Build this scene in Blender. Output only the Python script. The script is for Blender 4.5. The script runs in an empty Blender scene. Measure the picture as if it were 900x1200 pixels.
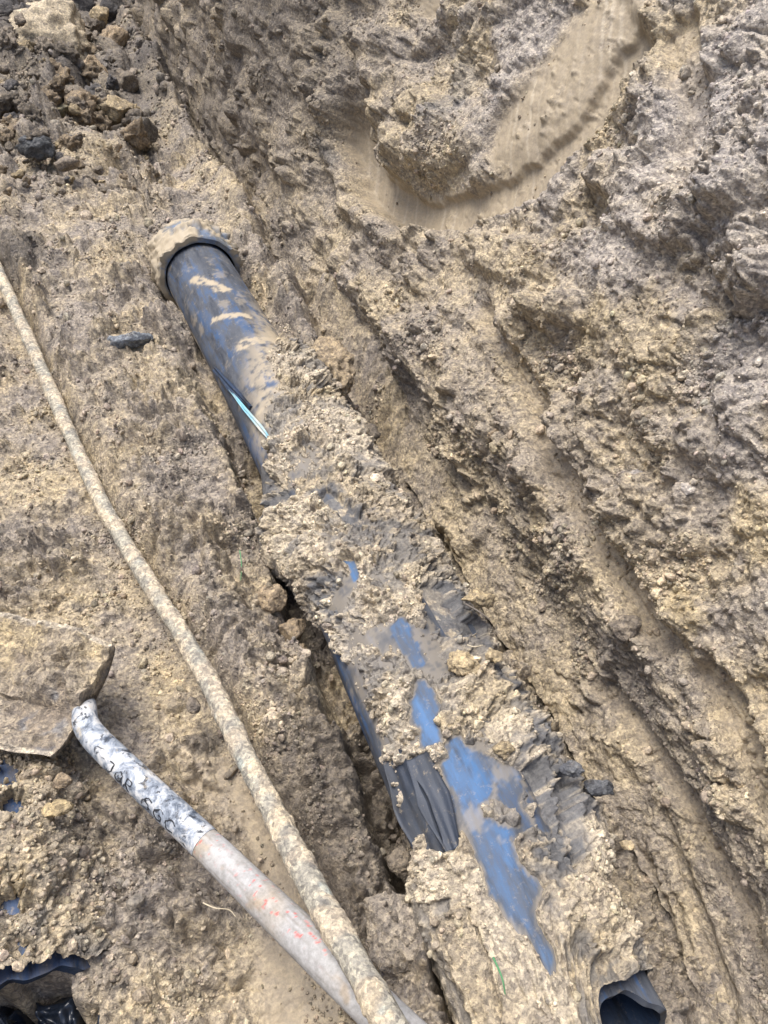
import bpy, bmesh, math, random
import numpy as np
random.seed(5)
rng = np.random.default_rng(11)
sc = bpy.context.scene
col = sc.collection
f32 = np.float32

# ------------------------------------------------------------------ camera, world, sun, exposure
CAM_H, F_PX, PITCH, YAW = 1.0, 910.0, math.radians(45), math.radians(21.6)
RV = np.array([math.cos(YAW), -math.sin(YAW), 0.0])
FH = np.array([math.sin(YAW), math.cos(YAW), 0.0])
UPZ = np.array([0, 0, 1.0])
FV = FH * math.cos(PITCH) - UPZ * math.sin(PITCH)
UV = FH * math.sin(PITCH) + UPZ * math.cos(PITCH)
CP = np.array([0, 0, CAM_H])
cam_d = bpy.data.cameras.new('camera')
cam = bpy.data.objects.new('camera', cam_d); col.objects.link(cam)
cam.location = CP
cam.rotation_euler = (math.pi / 2 - PITCH, 0, -YAW)
cam_d.sensor_fit = 'VERTICAL'; cam_d.sensor_height = 36.0
cam_d.lens = 36.0 * F_PX / 1200.0
cam_d.clip_start = 0.02; cam_d.clip_end = 500
sc.camera = cam

SUN_DIR = np.array([-0.16, 0.20, 0.95]); SUN_DIR /= np.linalg.norm(SUN_DIR)   # towards the sun
world = bpy.data.worlds.new('World'); sc.world = world; world.use_nodes = True
wn = world.node_tree.nodes; wl = world.node_tree.links
sky = wn.new('ShaderNodeTexSky'); sky.sky_type = 'NISHITA'; sky.sun_disc = False
sky.sun_elevation = math.asin(SUN_DIR[2])
sky.sun_rotation = math.atan2(SUN_DIR[0], SUN_DIR[1])
sky.air_density = 1.0; sky.dust_density = 4.0
wl.new(sky.outputs[0], wn['Background'].inputs[0])
wn['Background'].inputs[1].default_value = 0.125
sd = bpy.data.lights.new('sun', 'SUN'); sd.energy = 2.0; sd.angle = math.radians(34); sd.color = (1, .98, .95)
sun = bpy.data.objects.new('sun', sd); col.objects.link(sun)
from mathutils import Vector
sun.rotation_euler = Vector(-SUN_DIR).to_track_quat('-Z', 'Y').to_euler()
sc.view_settings.view_transform = 'Standard'; sc.view_settings.look = 'None'
sc.view_settings.exposure = 1.14; sc.view_settings.gamma = 1.0
sc.cycles.max_bounces = 6

# ------------------------------------------------------------------ unprojection onto real surfaces
def ray(px, py): return FV + RV * ((px - 450) / F_PX) - UV * ((py - 600) / F_PX)
def at(px, py, z=0.0):
    d = ray(px, py); return CP + d * ((z - CAM_H) / d[2])

# ------------------------------------------------------------------ noise
def H32(a, b, c, seed):
    h = (a.astype(np.uint32) * np.uint32(0x8da6b343)) ^ (b.astype(np.uint32) * np.uint32(0xd8163841))
    if c is not None: h ^= c.astype(np.uint32) * np.uint32(0xcb1ab31f)
    h ^= np.uint32((seed * 0x9E3779B1) & 0xffffffff)
    h ^= h >> np.uint32(15); h *= np.uint32(0x2c1b3c6d); h ^= h >> np.uint32(12)
    h *= np.uint32(0x297a2d39); h ^= h >> np.uint32(15)
    return h
def nxt(h):
    h = h * np.uint32(0x9E3779B1) + np.uint32(0x7f4a7c15)
    h ^= h >> np.uint32(16); h *= np.uint32(0x85ebca6b); h ^= h >> np.uint32(13)
    return h
def fl01(h): return (h >> np.uint32(8)).astype(f32) * f32(1 / 16777216)
def fade(t): return t * t * t * (t * (t * 6 - 15) + 10)
def n2(x, y, seed=0):
    x = np.asarray(x, f32); y = np.asarray(y, f32)
    xi = np.floor(x); yi = np.floor(y); fx = x - xi; fy = y - yi
    xi = xi.astype(np.int32); yi = yi.astype(np.int32)
    def g(i, j):
        a = fl01(H32(xi + i, yi + j, None, seed)) * f32(6.2831853)
        return np.cos(a) * (fx - i) + np.sin(a) * (fy - j)
    u = fade(fx); v = fade(fy)
    a = g(0, 0); b = g(1, 0); c = g(0, 1); d = g(1, 1)
    return ((a + (b - a) * u) * (1 - v) + (c + (d - c) * u) * v) * f32(1.45)
def n3(p, seed=0):
    p = np.asarray(p, f32); pi = np.floor(p); fr = p - pi; pi = pi.astype(np.int32)
    u = fade(fr); out = 0
    for i in (0, 1):
        for j in (0, 1):
            for k in (0, 1):
                h = H32(pi[:, 0] + i, pi[:, 1] + j, pi[:, 2] + k, seed)
                a = fl01(h) * f32(6.2831853); z = fl01(nxt(h)) * 2 - 1; r = np.sqrt(1 - z * z)
                g = np.cos(a) * r * (fr[:, 0] - i) + np.sin(a) * r * (fr[:, 1] - j) + z * (fr[:, 2] - k)
                w = (u[:, 0] if i else 1 - u[:, 0]) * (u[:, 1] if j else 1 - u[:, 1]) * (u[:, 2] if k else 1 - u[:, 2])
                out = out + w * g
    return out * f32(1.5)
def fbm2(x, y, size, octv=4, seed=0, gain=.5):
    s = 0; a = 1.0; tot = 0
    for o in range(octv):
        s = s + a * n2(x / size + o * 7.3, y / size - o * 3.1, seed + o); tot += a; a *= gain; size *= .5
    return s / tot
def fbm3(p, size, octv=4, seed=0, gain=.5):
    s = 0; a = 1.0; tot = 0
    for o in range(octv):
        s = s + a * n3(p / size + o * 5.7, seed + o); tot += a; a *= gain; size *= .5
    return s / tot
def ss(x, a, b):
    t = np.clip((x - a) / (b - a), 0, 1); return t * t * (3 - 2 * t)
def lumps(u, v, cell, dens, seed):
    """height of loose angular lumps lying in a jittered grid, and a random value per lump"""
    U = np.asarray(u, f32) / f32(cell); V = np.asarray(v, f32) / f32(cell)
    iu = np.floor(U).astype(np.int32); iv = np.floor(V).astype(np.int32)
    best = np.zeros_like(U); bid = np.full_like(U, .5)
    for di in (-1, 0, 1):
        for dj in (-1, 0, 1):
            ci = iu + di; cj = iv + dj
            h = H32(ci, cj, None, seed); r0 = fl01(h); h = nxt(h)
            r1 = fl01(h); h = nxt(h); r2 = fl01(h); h = nxt(h); r3 = fl01(h); h = nxt(h); r4 = fl01(h); h = nxt(h); r5 = fl01(h)
            dx = U - (ci + f32(.1) + f32(.8) * r1); dy = V - (cj + f32(.1) + f32(.8) * r2)
            a = r4 * f32(6.2831853); ca = np.cos(a); sa = np.sin(a)
            x = dx * ca - dy * sa; y = (dx * sa + dy * ca) * (f32(1.0) + f32(.7) * r5)
            rad = f32(.3) + f32(.42) * r3
            m = np.maximum(np.maximum(np.abs(x), np.abs(y)), np.abs(x * f32(.62) + y * f32(.78)))
            d = (f32(.22) * np.sqrt(x * x + y * y) + f32(.86) * m) / rad
            hh = rad * np.minimum(np.sqrt(np.clip(1 - d * d, 0, 1)), f32(.62) + f32(.25) * r5) * (f32(.7) + f32(.5) * r5) * (1 + f32(.6) * x / rad)
            hh = np.where(r0 < dens, hh, 0)
            k = hh > best
            best = np.where(k, hh, best); bid = np.where(k, r0 / f32(max(dens, 1e-3)), bid)
    return best * f32(cell), bid
def seg_dist(u, v, pts):
    """distance to a polyline and the side of it"""
    bd = np.full(np.shape(u), 1e9, f32); side = np.zeros_like(bd); tt = np.zeros_like(bd)
    n = len(pts) - 1
    for i in range(n):
        a = pts[i]; b = pts[i + 1]; dx, dy = b[0] - a[0], b[1] - a[1]; L = dx * dx + dy * dy + 1e-12
        t = np.clip(((u - a[0]) * dx + (v - a[1]) * dy) / L, 0, 1)
        ex = u - a[0] - t * dx; ey = v - a[1] - t * dy
        d = np.sqrt(ex * ex + ey * ey); k = d < bd
        bd = np.where(k, d, bd); side = np.where(k, np.sign(dx * ey - dy * ex), side); tt = np.where(k, (i + t) / n, tt)
    return bd, side, tt
def crumble(u, v, seed, amp=1.0, big=1.0, sp=.0015, plate=1.0, fine=.7):
    """soil relief from large lumps to grit: height, random per lump (mixed over sizes)"""
    wu = u + .012 * fbm2(u, v, .05, 3, seed + 50); wv = v + .012 * fbm2(u, v, .05, 3, seed + 60)
    wu = wu + .0035 * fbm2(u, v, .009, 2, seed + 70); wv = wv + .0035 * fbm2(u, v, .009, 2, seed + 80)
    h = 0; tint = 0; w = 0
    for c, d, a, wt in ((.11, .32, .42 * big, .5), (.062, .42, .55 * big, .7), (.034, .48, .66 * big, .8), (.019, .52, .74, .9), (.0105, .6, .8 * fine, .8), (.006, .65, .85 * fine, .6)):
        l, i = lumps(wu, wv, c, d, seed + int(c * 10000))
        lod = ss(c / sp, 1.3, 3.2) * (.3 + .95 * ss(n2(u / (.06 + c * 2.2) + 31 * c, v / (.06 + c * 2.2), seed + 7), -.45, .45)); h = h + a * l * lod; tint = tint + wt * (i - .5); w += wt
    for o, (c, a) in enumerate(((.034, .0036), (.017, .0026), (.0085, .0018), (.0043, .0012))): h = h + a * 1.3 * n2(u / c + 9 * o, v / c, seed + 90 + o) * ss(c / sp, 1.5, 4)
    for sz, th_, st in ((.10, .05, .010 * big), (.055, .12, .008), (.028, .15, .005)):       # broken plates and clots with abrupt edges
        f = fbm2(wu, wv, sz, 5, seed + int(sz * 5000), .6); h = h + plate * st * ss(f, th_, th_ + .09) * ss(sz / sp, 8, 20)
    return h * amp, tint / w * 2.0

# ------------------------------------------------------------------ soil colour (the earth's own colours, never light or shade)
TAN = np.array([.40, .333, .232]); GREYB = np.array([.235, .20, .16]); DARK = np.array([.085, .076, .068]); OCH = np.array([.42, .34, .21])
PURP = np.array([.37, .335, .30]); CLAY = np.array([.125, .13, .14]); SMEAR = np.array([.285, .235, .165]); PALE = np.array([.53, .465, .365])
def mix(c, d, t):
    t = np.asarray(t)[:, None]; return c * (1 - t) + np.asarray(d) * t
def soil(u, v, tint, seed, grey=.4, purple=0.0, dark=.15, ochre=.25):
    n = len(u); c = np.tile(TAN, (n, 1))
    f = fbm2(u, v, .16, 5, seed + 1, .6); g = fbm2(u, v, .09, 5, seed + 2, .62); k = fbm2(u, v, .05, 5, seed + 3, .62); o = fbm2(u, v, .12, 5, seed + 4, .6)
    c = mix(c, GREYB, np.clip(ss(f + .45 * tint, -.28, .3) * grey * 1.7, 0, 1))
    c = mix(c, PURP, np.clip(ss(f, -.25, .2) * purple, 0, 1) if np.ndim(purple) else ss(f, -.3, .2) * purple)
    c = mix(c, OCH, np.clip(ss(o + .3 * tint, .12, .42) * ochre * 2, 0, .85))
    c = mix(c, DARK, np.clip(ss(k + .35 * tint, .24, .5) * dark * 3.2, 0, .85))
    c = mix(c, PALE, np.clip(ss(-tint + .4 * g, .3, .75) * .55, 0, 1))
    return c * (1 + .42 * tint)[:, None].clip(.55, 1.45)

# ------------------------------------------------------------------ mesh helpers
def mesh_np(name, V, faces, colr=None, smooth=True):
    me = bpy.data.meshes.new(name); V = np.asarray(V, f32); faces = np.asarray(faces, np.int32); k = faces.shape[1]; nf = len(faces)
    me.vertices.add(len(V)); me.vertices.foreach_set('co', V.ravel())
    me.loops.add(nf * k); me.loops.foreach_set('vertex_index', faces.ravel())
    me.polygons.add(nf); me.polygons.foreach_set('loop_start', np.arange(0, nf * k, k, dtype=np.int32))
    me.polygons.foreach_set('use_smooth', np.full(nf, smooth, dtype=bool))
    if colr is not None:
        a = me.color_attributes.new('Col', 'FLOAT_COLOR', 'POINT')
        a.data.foreach_set('color', (np.c_[colr, np.ones(len(V))] if colr.shape[1] == 3 else colr).astype(f32).ravel())
    me.update(); me.validate()
    return me
def grid_faces(nu, nv, wrap=False):
    """vertices indexed i*nv+j"""
    i = np.arange(nu - 1)[:, None]; j = np.arange(nv if wrap else nv - 1)[None]
    j2 = (j + 1) % nv
    a = i * nv + j; b = (i + 1) * nv + j; c = (i + 1) * nv + j2; d = i * nv + j2
    return np.stack([a, b, c, d], -1).reshape(-1, 4)
def obj(name, me, mat=None, parent=None, label=None, cat=None, group=None, kind=None, loc=None):
    o = bpy.data.objects.new(name, me); col.objects.link(o)
    if mat is not None and me is not None and not len(me.materials): me.materials.append(mat)
    if parent is not None: o.parent = parent
    if loc is not None: o.location = loc
    if label: o['label'] = label
    if cat: o['category'] = cat
    if group: o['group'] = group
    if kind: o['kind'] = kind
    return o
def vnormals(V, faces):
    n = np.zeros((len(V), 3)); a, b, c, d = (V[faces[:, i]] for i in range(4))
    fn = np.cross(c - a, d - b); 
    for i in range(4): np.add.at(n, faces[:, i], fn)
    return n / (np.linalg.norm(n, axis=1, keepdims=True) + 1e-12)

# ------------------------------------------------------------------ materials
def new_mat(name):
    m = bpy.data.materials.new(name); m.use_nodes = True; nt = m.node_tree
    return m, nt.nodes, nt.links, nt.nodes['Principled BSDF']
def N(nodes, t, **kw):
    n = nodes.new(t)
    for k, v in kw.items():
        if k in n.inputs: n.inputs[k].default_value = v
        else: setattr(n, k, v)
    return n
def ramp(nodes, stops):
    r = nodes.new('ShaderNodeValToRGB'); e = r.color_ramp.elements
    while len(e) > 1: e.remove(e[-1])
    e[0].position, e[0].color = stops[0][0], (*stops[0][1], 1)
    for p, c in stops[1:]:
        x = e.new(p); x.color = (*c, 1)
    return r
def mixc(nodes, links, fac, a, b, mode='MIX'):
    m = nodes.new('ShaderNodeMix'); m.data_type = 'RGBA'; m.blend_type = mode
    for s, v in ((0, fac), (6, a), (7, b)):
        if hasattr(v, 'is_linked') or hasattr(v, 'links'): links.new(v, m.inputs[s])
        else: m.inputs[s].default_value = v if s == 0 else (*v, 1)
    return m.outputs[2]
def mud_material(name, attr='Col', atype='GEOMETRY', bump=.75, rough=.8):
    m, nd, lk, bs = new_mat(name)
    at_ = nd.new('ShaderNodeAttribute'); at_.attribute_name = attr; at_.attribute_type = atype
    geo = nd.new('ShaderNodeNewGeometry')
    a = N(nd, 'ShaderNodeTexNoise', Scale=260.0, Detail=5.0, Roughness=.7); lk.new(geo.outputs['Position'], a.inputs['Vector'])
    b = N(nd, 'ShaderNodeTexNoise', Scale=75.0, Detail=5.0, Roughness=.65); lk.new(geo.outputs['Position'], b.inputs['Vector'])
    ra = ramp(nd, [(.3, (.62, .61, .62)), (.5, (.98, .98, .98)), (.68, (1.38, 1.36, 1.3))]); lk.new(a.outputs['Fac'], ra.inputs[0])
    rb = ramp(nd, [(.34, (.74, .74, .77)), (.62, (1.2, 1.19, 1.15))]); lk.new(b.outputs['Fac'], rb.inputs[0])
    g0 = N(nd, 'ShaderNodeMapRange'); g0.inputs[3].default_value = .35; g0.inputs[4].default_value = 1.0; lk.new(at_.outputs['Alpha'], g0.inputs[0])
    c = mixc(nd, lk, g0.outputs[0], at_.outputs['Color'], ra.outputs[0], 'MULTIPLY'); c = mixc(nd, lk, g0.outputs[0], c, rb.outputs[0], 'MULTIPLY')
    vg = N(nd, 'ShaderNodeTexVoronoi', Scale=210.0); vg.inputs['Randomness'].default_value = 1.0; lk.new(geo.outputs['Position'], vg.inputs['Vector'])
    sp = nd.new('ShaderNodeSeparateColor'); lk.new(vg.outputs['Color'], sp.inputs[0])
    rg = ramp(nd, [(0.0, (.55, .55, .57)), (.5, (.95, .95, .95)), (1.0, (1.42, 1.40, 1.33))]); lk.new(sp.outputs[0], rg.inputs[0])
    gf = N(nd, 'ShaderNodeMath', operation='MULTIPLY'); gf.inputs[1].default_value = .8; lk.new(at_.outputs['Alpha'], gf.inputs[0])
    c = mixc(nd, lk, gf.outputs[0], c, rg.outputs[0], 'MULTIPLY')
    lk.new(c, bs.inputs['Base Color'])
    rr = N(nd, 'ShaderNodeMapRange'); rr.inputs[1].default_value = .3; rr.inputs[2].default_value = .7; rr.inputs[3].default_value = rough - .22; rr.inputs[4].default_value = rough + .16
    lk.new(b.outputs['Fac'], rr.inputs[0]); lk.new(rr.outputs[0], bs.inputs['Roughness'])
    bs.inputs['Specular IOR Level'].default_value = .35
    v = N(nd, 'ShaderNodeTexVoronoi', Scale=330.0); lk.new(geo.outputs['Position'], v.inputs['Vector'])
    ad = N(nd, 'ShaderNodeMath', operation='SUBTRACT'); lk.new(a.outputs['Fac'], ad.inputs[0])
    ml = N(nd, 'ShaderNodeMath', operation='MULTIPLY'); ml.inputs[1].default_value = .35; lk.new(v.outputs['Distance'], ml.inputs[0]); lk.new(ml.outputs[0], ad.inputs[1])
    bp = N(nd, 'ShaderNodeBump', Strength=bump, Distance=.005); lk.new(ad.outputs[0], bp.inputs['Height'])
    b2 = N(nd, 'ShaderNodeBump', Strength=bump, Distance=.010); lk.new(b.outputs['Fac'], b2.inputs['Height']); lk.new(bp.outputs[0], b2.inputs['Normal'])
    sf = N(nd, 'ShaderNodeMath', operation='MULTIPLY'); sf.inputs[1].default_value = bump; lk.new(at_.outputs['Alpha'], sf.inputs[0]); lk.new(sf.outputs[0], bp.inputs['Strength']); lk.new(sf.outputs[0], b2.inputs['Strength'])
    lk.new(b2.outputs[0], bs.inputs['Normal'])
    return m
MUD = mud_material('mud')
CRUMB = mud_material('crumb_mud', 'tint', 'INSTANCER', .5)

def pipe_material(name, blue, black, film, dirt=.5, seed=0.0, far=None):
    m, nd, lk, bs = new_mat(name)
    geo = nd.new('ShaderNodeNewGeometry')
    mp = N(nd, 'ShaderNodeMapping'); mp.inputs['Scale'].default_value = (1, .22, 1); mp.inputs['Location'].default_value = (seed, seed, 0)
    lk.new(geo.outputs['Position'], mp.inputs['Vector'])
    def noise(sc_, d=6.0, r=.65, src=mp.outputs[0]):
        n = N(nd, 'ShaderNodeTexNoise', Scale=sc_, Detail=d, Roughness=r); lk.new(src, n.inputs['Vector']); return n.outputs['Fac']
    n1 = noise(38, 8.0, .7); r1 = ramp(nd, [(.36, black), (.50, blue)]); lk.new(n1, r1.inputs[0])
    c = r1.outputs[0]
    if far:                                        # duller, dirtier plastic where the attribute falls to 0
        at_ = nd.new('ShaderNodeAttribute'); at_.attribute_name = 'Col'
        rf = ramp(nd, [(.42, far[1]), (.50, far[2]), (.58, far[0])]); lk.new(n1, rf.inputs[0]); sc_ = nd.new('ShaderNodeSeparateColor'); lk.new(at_.outputs['Color'], sc_.inputs[0]); c = mixc(nd, lk, sc_.outputs[0], rf.outputs[0], c)
    r2 = ramp(nd, [(.5 - .1 * dirt, (0, 0, 0)), (.62, (1, 1, 1))]); lk.new(noise(30, 8.0, .75), r2.inputs[0])
    h = N(nd, 'ShaderNodeMath', operation='MULTIPLY'); h.inputs[1].default_value = dirt; lk.new(r2.outputs[0], h.inputs[0])
    c = mixc(nd, lk, h.outputs[0], c, film)
    r3 = ramp(nd, [(.56, (0, 0, 0)), (.70, (1, 1, 1))]); n3_ = noise(95, 10.0, .8, geo.outputs['Position']); lk.new(n3_, r3.inputs[0])
    h3 = N(nd, 'ShaderNodeMath', operation='MULTIPLY'); h3.inputs[1].default_value = min(1, dirt * (.55 if far else 1.0)); lk.new(r3.outputs[0], h3.inputs[0])
    c = mixc(nd, lk, h3.outputs[0], c, (.36, .29, .19))
    if far: c = mixc(nd, lk, sc_.outputs[1], c, (.36, .30, .21)); c = mixc(nd, lk, sc_.outputs[2], c, (.105, .10, .095))
    lk.new(c, bs.inputs['Base Color'])
    rr = N(nd, 'ShaderNodeMapRange'); rr.inputs[3].default_value = .5; rr.inputs[4].default_value = .9; bs.inputs['Specular IOR Level'].default_value = .35
    lk.new(r2.outputs[0], rr.inputs[0]); lk.new(rr.outputs[0], bs.inputs['Roughness'])
    bp = N(nd, 'ShaderNodeBump', Strength=.4, Distance=.0015); lk.new(n3_, bp.inputs['Height']); lk.new(bp.outputs[0], bs.inputs['Normal'])
    return m
BLUE = pipe_material('blue_pipe_plastic', (.055, .19, .47), (.035, .075, .15), (.10, .115, .14), .55)
BARREL = pipe_material('wet_blue_pipe_plastic', (.035, .105, .23), (.016, .034, .066), (.085, .092, .105), .85, 0.0, ((.03, .07, .15), (.02, .026, .038), (.05, .056, .068)))
BLUEGREY = pipe_material('dirty_blue_pipe_plastic', (.07, .14, .30), (.035, .045, .065), (.12, .125, .135), .75, 3.0)
COLLAR = pipe_material('muddy_blue_collar_plastic', (.11, .17, .27), (.10, .12, .14), (.10, .11, .13), .7, 7.0, ((.11, .17, .27), (.10, .115, .13), (.16, .16, .15)))
STUMPM = pipe_material('grimy_blue_pipe_plastic', (.02, .05, .12), (.008, .012, .02), (.12, .11, .10), .7, 4.0)
BLACK = pipe_material('black_pipe_plastic', (.016, .03, .06), (.006, .007, .009), (.02, .025, .03), .3, 1.0)
FILM = pipe_material('dark_muddy_film', (.028, .036, .052), (.018, .02, .025), (.075, .078, .082), .6, 5.0)
GLOSS, nd_, lk_, b_ = new_mat('glossy_black_film'); b_.inputs['Base Color'].default_value = (.008, .012, .02, 1); b_.inputs['Roughness'].default_value = .28
CYAN = pipe_material('pale_turquoise_plastic', (.16, .38, .47), (.45, .44, .38), (.36, .32, .25), .8, 2.0)

# ------------------------------------------------------------------ trench geometry
XA, ZA, RP = .250, .085, .08            # pipe axis x, z and radius
ROD_PX = [(-60, 190, .14), (0, 322, .105), (52, 440, .07), (110, 570, .055), (165, 668, .065), (230, 772, .085), (300, 912, .135), (372, 1050, .185), (445, 1178, .236), (500, 1275, .262)]
ROD = np.array([at(*p) for p in ROD_PX])
HAN_PX = [(99, 832, .128), (105, 857, .134), (150, 903, .130), (240, 988, .13), (330, 1075, .155), (470, 1210, .192), (600, 1335, .222)]
HAN = np.array([at(*p) for p in HAN_PX])
XB = .445
def wang(y): return np.radians(58 + 23 * ss(y, 1.6, 2.3))
def wpx(px, py):
    """pixel -> (s, y) on the mean wall face"""
    d = ray(px, py); y = 1.0
    for _ in range(12):
        ct = 1 / math.tan(wang(np.array(y))); t = (XB + CAM_H * ct) / (d[0] - d[2] * ct); P = CP + d * t; y = P[1]
    return (P[2] / math.sin(wang(np.array(y))), y)

def rows(y0, y1, k):
    ys = [y0]
    while ys[-1] < y1: ys.append(ys[-1] + k * (ys[-1] ** 2 + 1.0) * (.75 if ys[-1] < 1 else 1))
    return np.array(ys)
def rodx(y):
    o = np.argsort(ROD[:, 1]); return np.interp(y, ROD[o, 1], ROD[o, 0])
def hanx(y):
    o = np.argsort(HAN[:, 1]); return np.interp(y, HAN[o, 1], HAN[o, 0])

YE2 = at(45, 1118, .11)[1]
# ---- floor
def floor_macro(x, y):
    q = x - rodx(y) + .015 * n2(y / .11, x * 0 + 3.3, 5)
    z = .018 + .02 * fbm2(x, y, .35, 3, 7)
    bench = .062 * ss(q, .005, .055) * (1 - .4 * ss(y, 1.7, 2.1)) * ss(y, -.2, .15)
    gap = ss(x, .122 + .025 * n2(y / .2, x * 0, 9) - .03 * ss(y, 1.1, 1.4), .152)
    z = z + bench * (1 - gap * .95) - .058 * gap * (1 - ss(y, 1.0, 1.5))
    z = z + .055 * np.exp(-((x + .34) / .17) ** 2) * (1 - ss(y, .75, 1.05)) * ss(y, -.2, .1)
    tr = (x - hanx(y)) / (rodx(y) - hanx(y) + 1e-3)
    z = z - .03 * np.exp(-((tr - .75) / .35) ** 2) * (1 - ss(y, .45, .62)) * ss(y, .1, .2)
    z = z + .045 * ss(x, .34, .40) * ss(y, 1.05, 1.25) * (1 - ss(y, 1.5, 1.75)) + .05 * ss(x, .32, .4) * ss(y, 1.45, 1.6)
    z = z - .03 * np.exp(-((x - .40) / .04) ** 2 - ((y - 1.1) / .07) ** 2) - .06 * ss(x, .335, .36) * (1 - ss(y, 1.0, 1.15))
    z = z + .085 * np.exp(-((y - 2.10) / .17) ** 2) * ss(x, .02, .2) + .05 * ss(y, 1.6, 2.0) * (1 - ss(x, .0, .15))
    z = z + .05 * np.maximum(y - 2.0, 0) + .04 * fbm2(x, y, .5, 3, 17) * ss(y, 2, 3)
    z = z - .05 * np.exp(-((x - .12) / .05) ** 2 - ((y - .68) / .1) ** 2)
    z = z - .15 * (1 - ss(((x + .30) / .092) ** 2 + ((y - YE2 + .075) / .085) ** 2 + .5 * n2(x / .04, y / .04, 19), .55, 1.05))
    z = z - .11 * np.exp(-((x - .455) / .035) ** 2) * ss(y, 1.0, 1.2)
    # far outside the picture the cut rises to the ground around the trench
    return z + 1.25 * ss(-x, .95, 1.9) + 1.25 * ss(y, 5.6, 7.5) + 1.25 * ss(-y, .9, 2.2)
def floor_z(x, y):
    x = np.atleast_1d(np.asarray(x, float)); y = np.atleast_1d(np.asarray(y, float)); return floor_macro(x, y)

xs = np.r_[np.linspace(-5, -.52, 36), np.arange(-.5, .58, .0021), np.linspace(.6, 1.2, 6)]
ys = np.r_[np.linspace(-4, .06, 40), rows(.08, 5.4, .00155), np.linspace(5.6, 9, 24)]
X, Y = np.meshgrid(xs, ys); X = X.ravel(); Y = Y.ravel()
SPY = np.maximum(.0021, .00155 * (Y ** 2 + 1)) * np.ones(len(Y))
hc, tint = crumble(X, Y, 101, sp=SPY, plate=.6)
zone = ss(fbm2(X, Y, .22, 3, 31), -.35, .25) * .8 + .95
near = np.minimum(np.abs(X - rodx(Y)), np.where(Y < .62, np.abs(X - hanx(Y)), 1)); zone = zone * (.4 + .6 * ss(near, .008, .06)) * (1 - .6 * (1 - ss(((X + .2) / .16) ** 2 + ((Y - .72) / .17) ** 2, .7, 1.2)))
# smooth trowelled patches: the cut face between handle and rod, and below the handle
tr = (X - hanx(Y)) / (rodx(Y) - hanx(Y) + 1e-3)
smooth = np.exp(-((tr - .8) / .28) ** 2) * (1 - ss(Y, .5, .6)) * ss(Y, .15, .25) + 0
pa = at(345, 1150, .05); smooth = np.maximum(smooth, np.exp(-(((X - pa[0]) / .05) ** 2 + ((Y - pa[1]) / .08) ** 2) ** 2))
smooth = np.clip(smooth * (1.1 + .8 * fbm2(X, Y, .06, 3, 77)), 0, 1)
far = ss(Y, 2.15, 2.7)
big, bt = lumps(X + .02 * n2(X / .1, Y / .1, 3), Y, .15, .7, 303)
zf = floor_macro(X, Y) + hc * zone * (1 - .85 * smooth) * (1 + .3 * far) + big * .7 * far + .012 * fbm2(X, Y, .09, 4, 41)
tint = tint * (1 - .7 * smooth) + .5 * far * (bt - .5)
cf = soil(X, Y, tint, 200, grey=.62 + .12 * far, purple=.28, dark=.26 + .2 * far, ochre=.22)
cf = mix(cf, SMEAR * .95, smooth * .8)
def blot(c, px, py, z, r, colr, amt, seed=1, el=1.0):
    p = at(px, py, z); d = np.sqrt((X - p[0]) ** 2 + ((Y - p[1]) / el) ** 2) / r + .5 * fbm2(X, Y, r * .8, 4, seed)
    return mix(c, colr, (1 - ss(d, .6, 1.05)) * amt)
cf = blot(cf, 35, 325, .05, .07, DARK, .75, 2, 2.0)
cf = blot(cf, 25, 930, .1, .05, np.array([.09, .17, .36]), .0, 3)
cf = blot(cf, 400, 950, .06, .10, GREYB * .7, .9, 4, 1.6); cf = blot(cf, 330, 640, .06, .07, GREYB * .8, .7, 14, 1.6)
cf = blot(cf, 240, 870, .03, .03, DARK, .6, 5)
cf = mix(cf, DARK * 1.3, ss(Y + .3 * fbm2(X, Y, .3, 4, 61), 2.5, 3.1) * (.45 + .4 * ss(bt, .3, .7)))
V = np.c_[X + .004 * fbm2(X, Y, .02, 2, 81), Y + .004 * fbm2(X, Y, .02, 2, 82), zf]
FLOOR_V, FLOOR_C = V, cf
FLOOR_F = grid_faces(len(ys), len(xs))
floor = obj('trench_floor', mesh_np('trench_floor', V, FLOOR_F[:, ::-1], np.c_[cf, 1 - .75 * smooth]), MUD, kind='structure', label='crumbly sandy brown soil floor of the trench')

# ---- wall
s_f = np.arange(-.08, 1.02, .0019)
ss_ = np.r_[s_f, np.linspace(1.03, 1.5, 30), np.linspace(1.6, 7, 20)]
yw = np.r_[np.linspace(-4, -.12, 40), rows(-.1, 5.4, .00165), np.linspace(5.6, 9, 24)]
S, W = np.meshgrid(ss_, yw); S = S.ravel(); W = W.ravel()
SPW = np.maximum(.0021, .00165 * (W ** 2 + 1))
hc, tint = crumble(S, W, 501, sp=SPW, plate=.8)
bl, bt = lumps(S + .03 * n2(S / .1, W / .1, 6), W * .8, .17, .45, 707)
mac = .034 * fbm2(S * 1.5, W * .9, .40, 4, 601) + .020 * fbm2(S * 1.5, W * .95, .15, 4, 611)
smooth = np.zeros_like(S); disp = np.zeros_like(S); stri = np.zeros_like(S)
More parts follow.
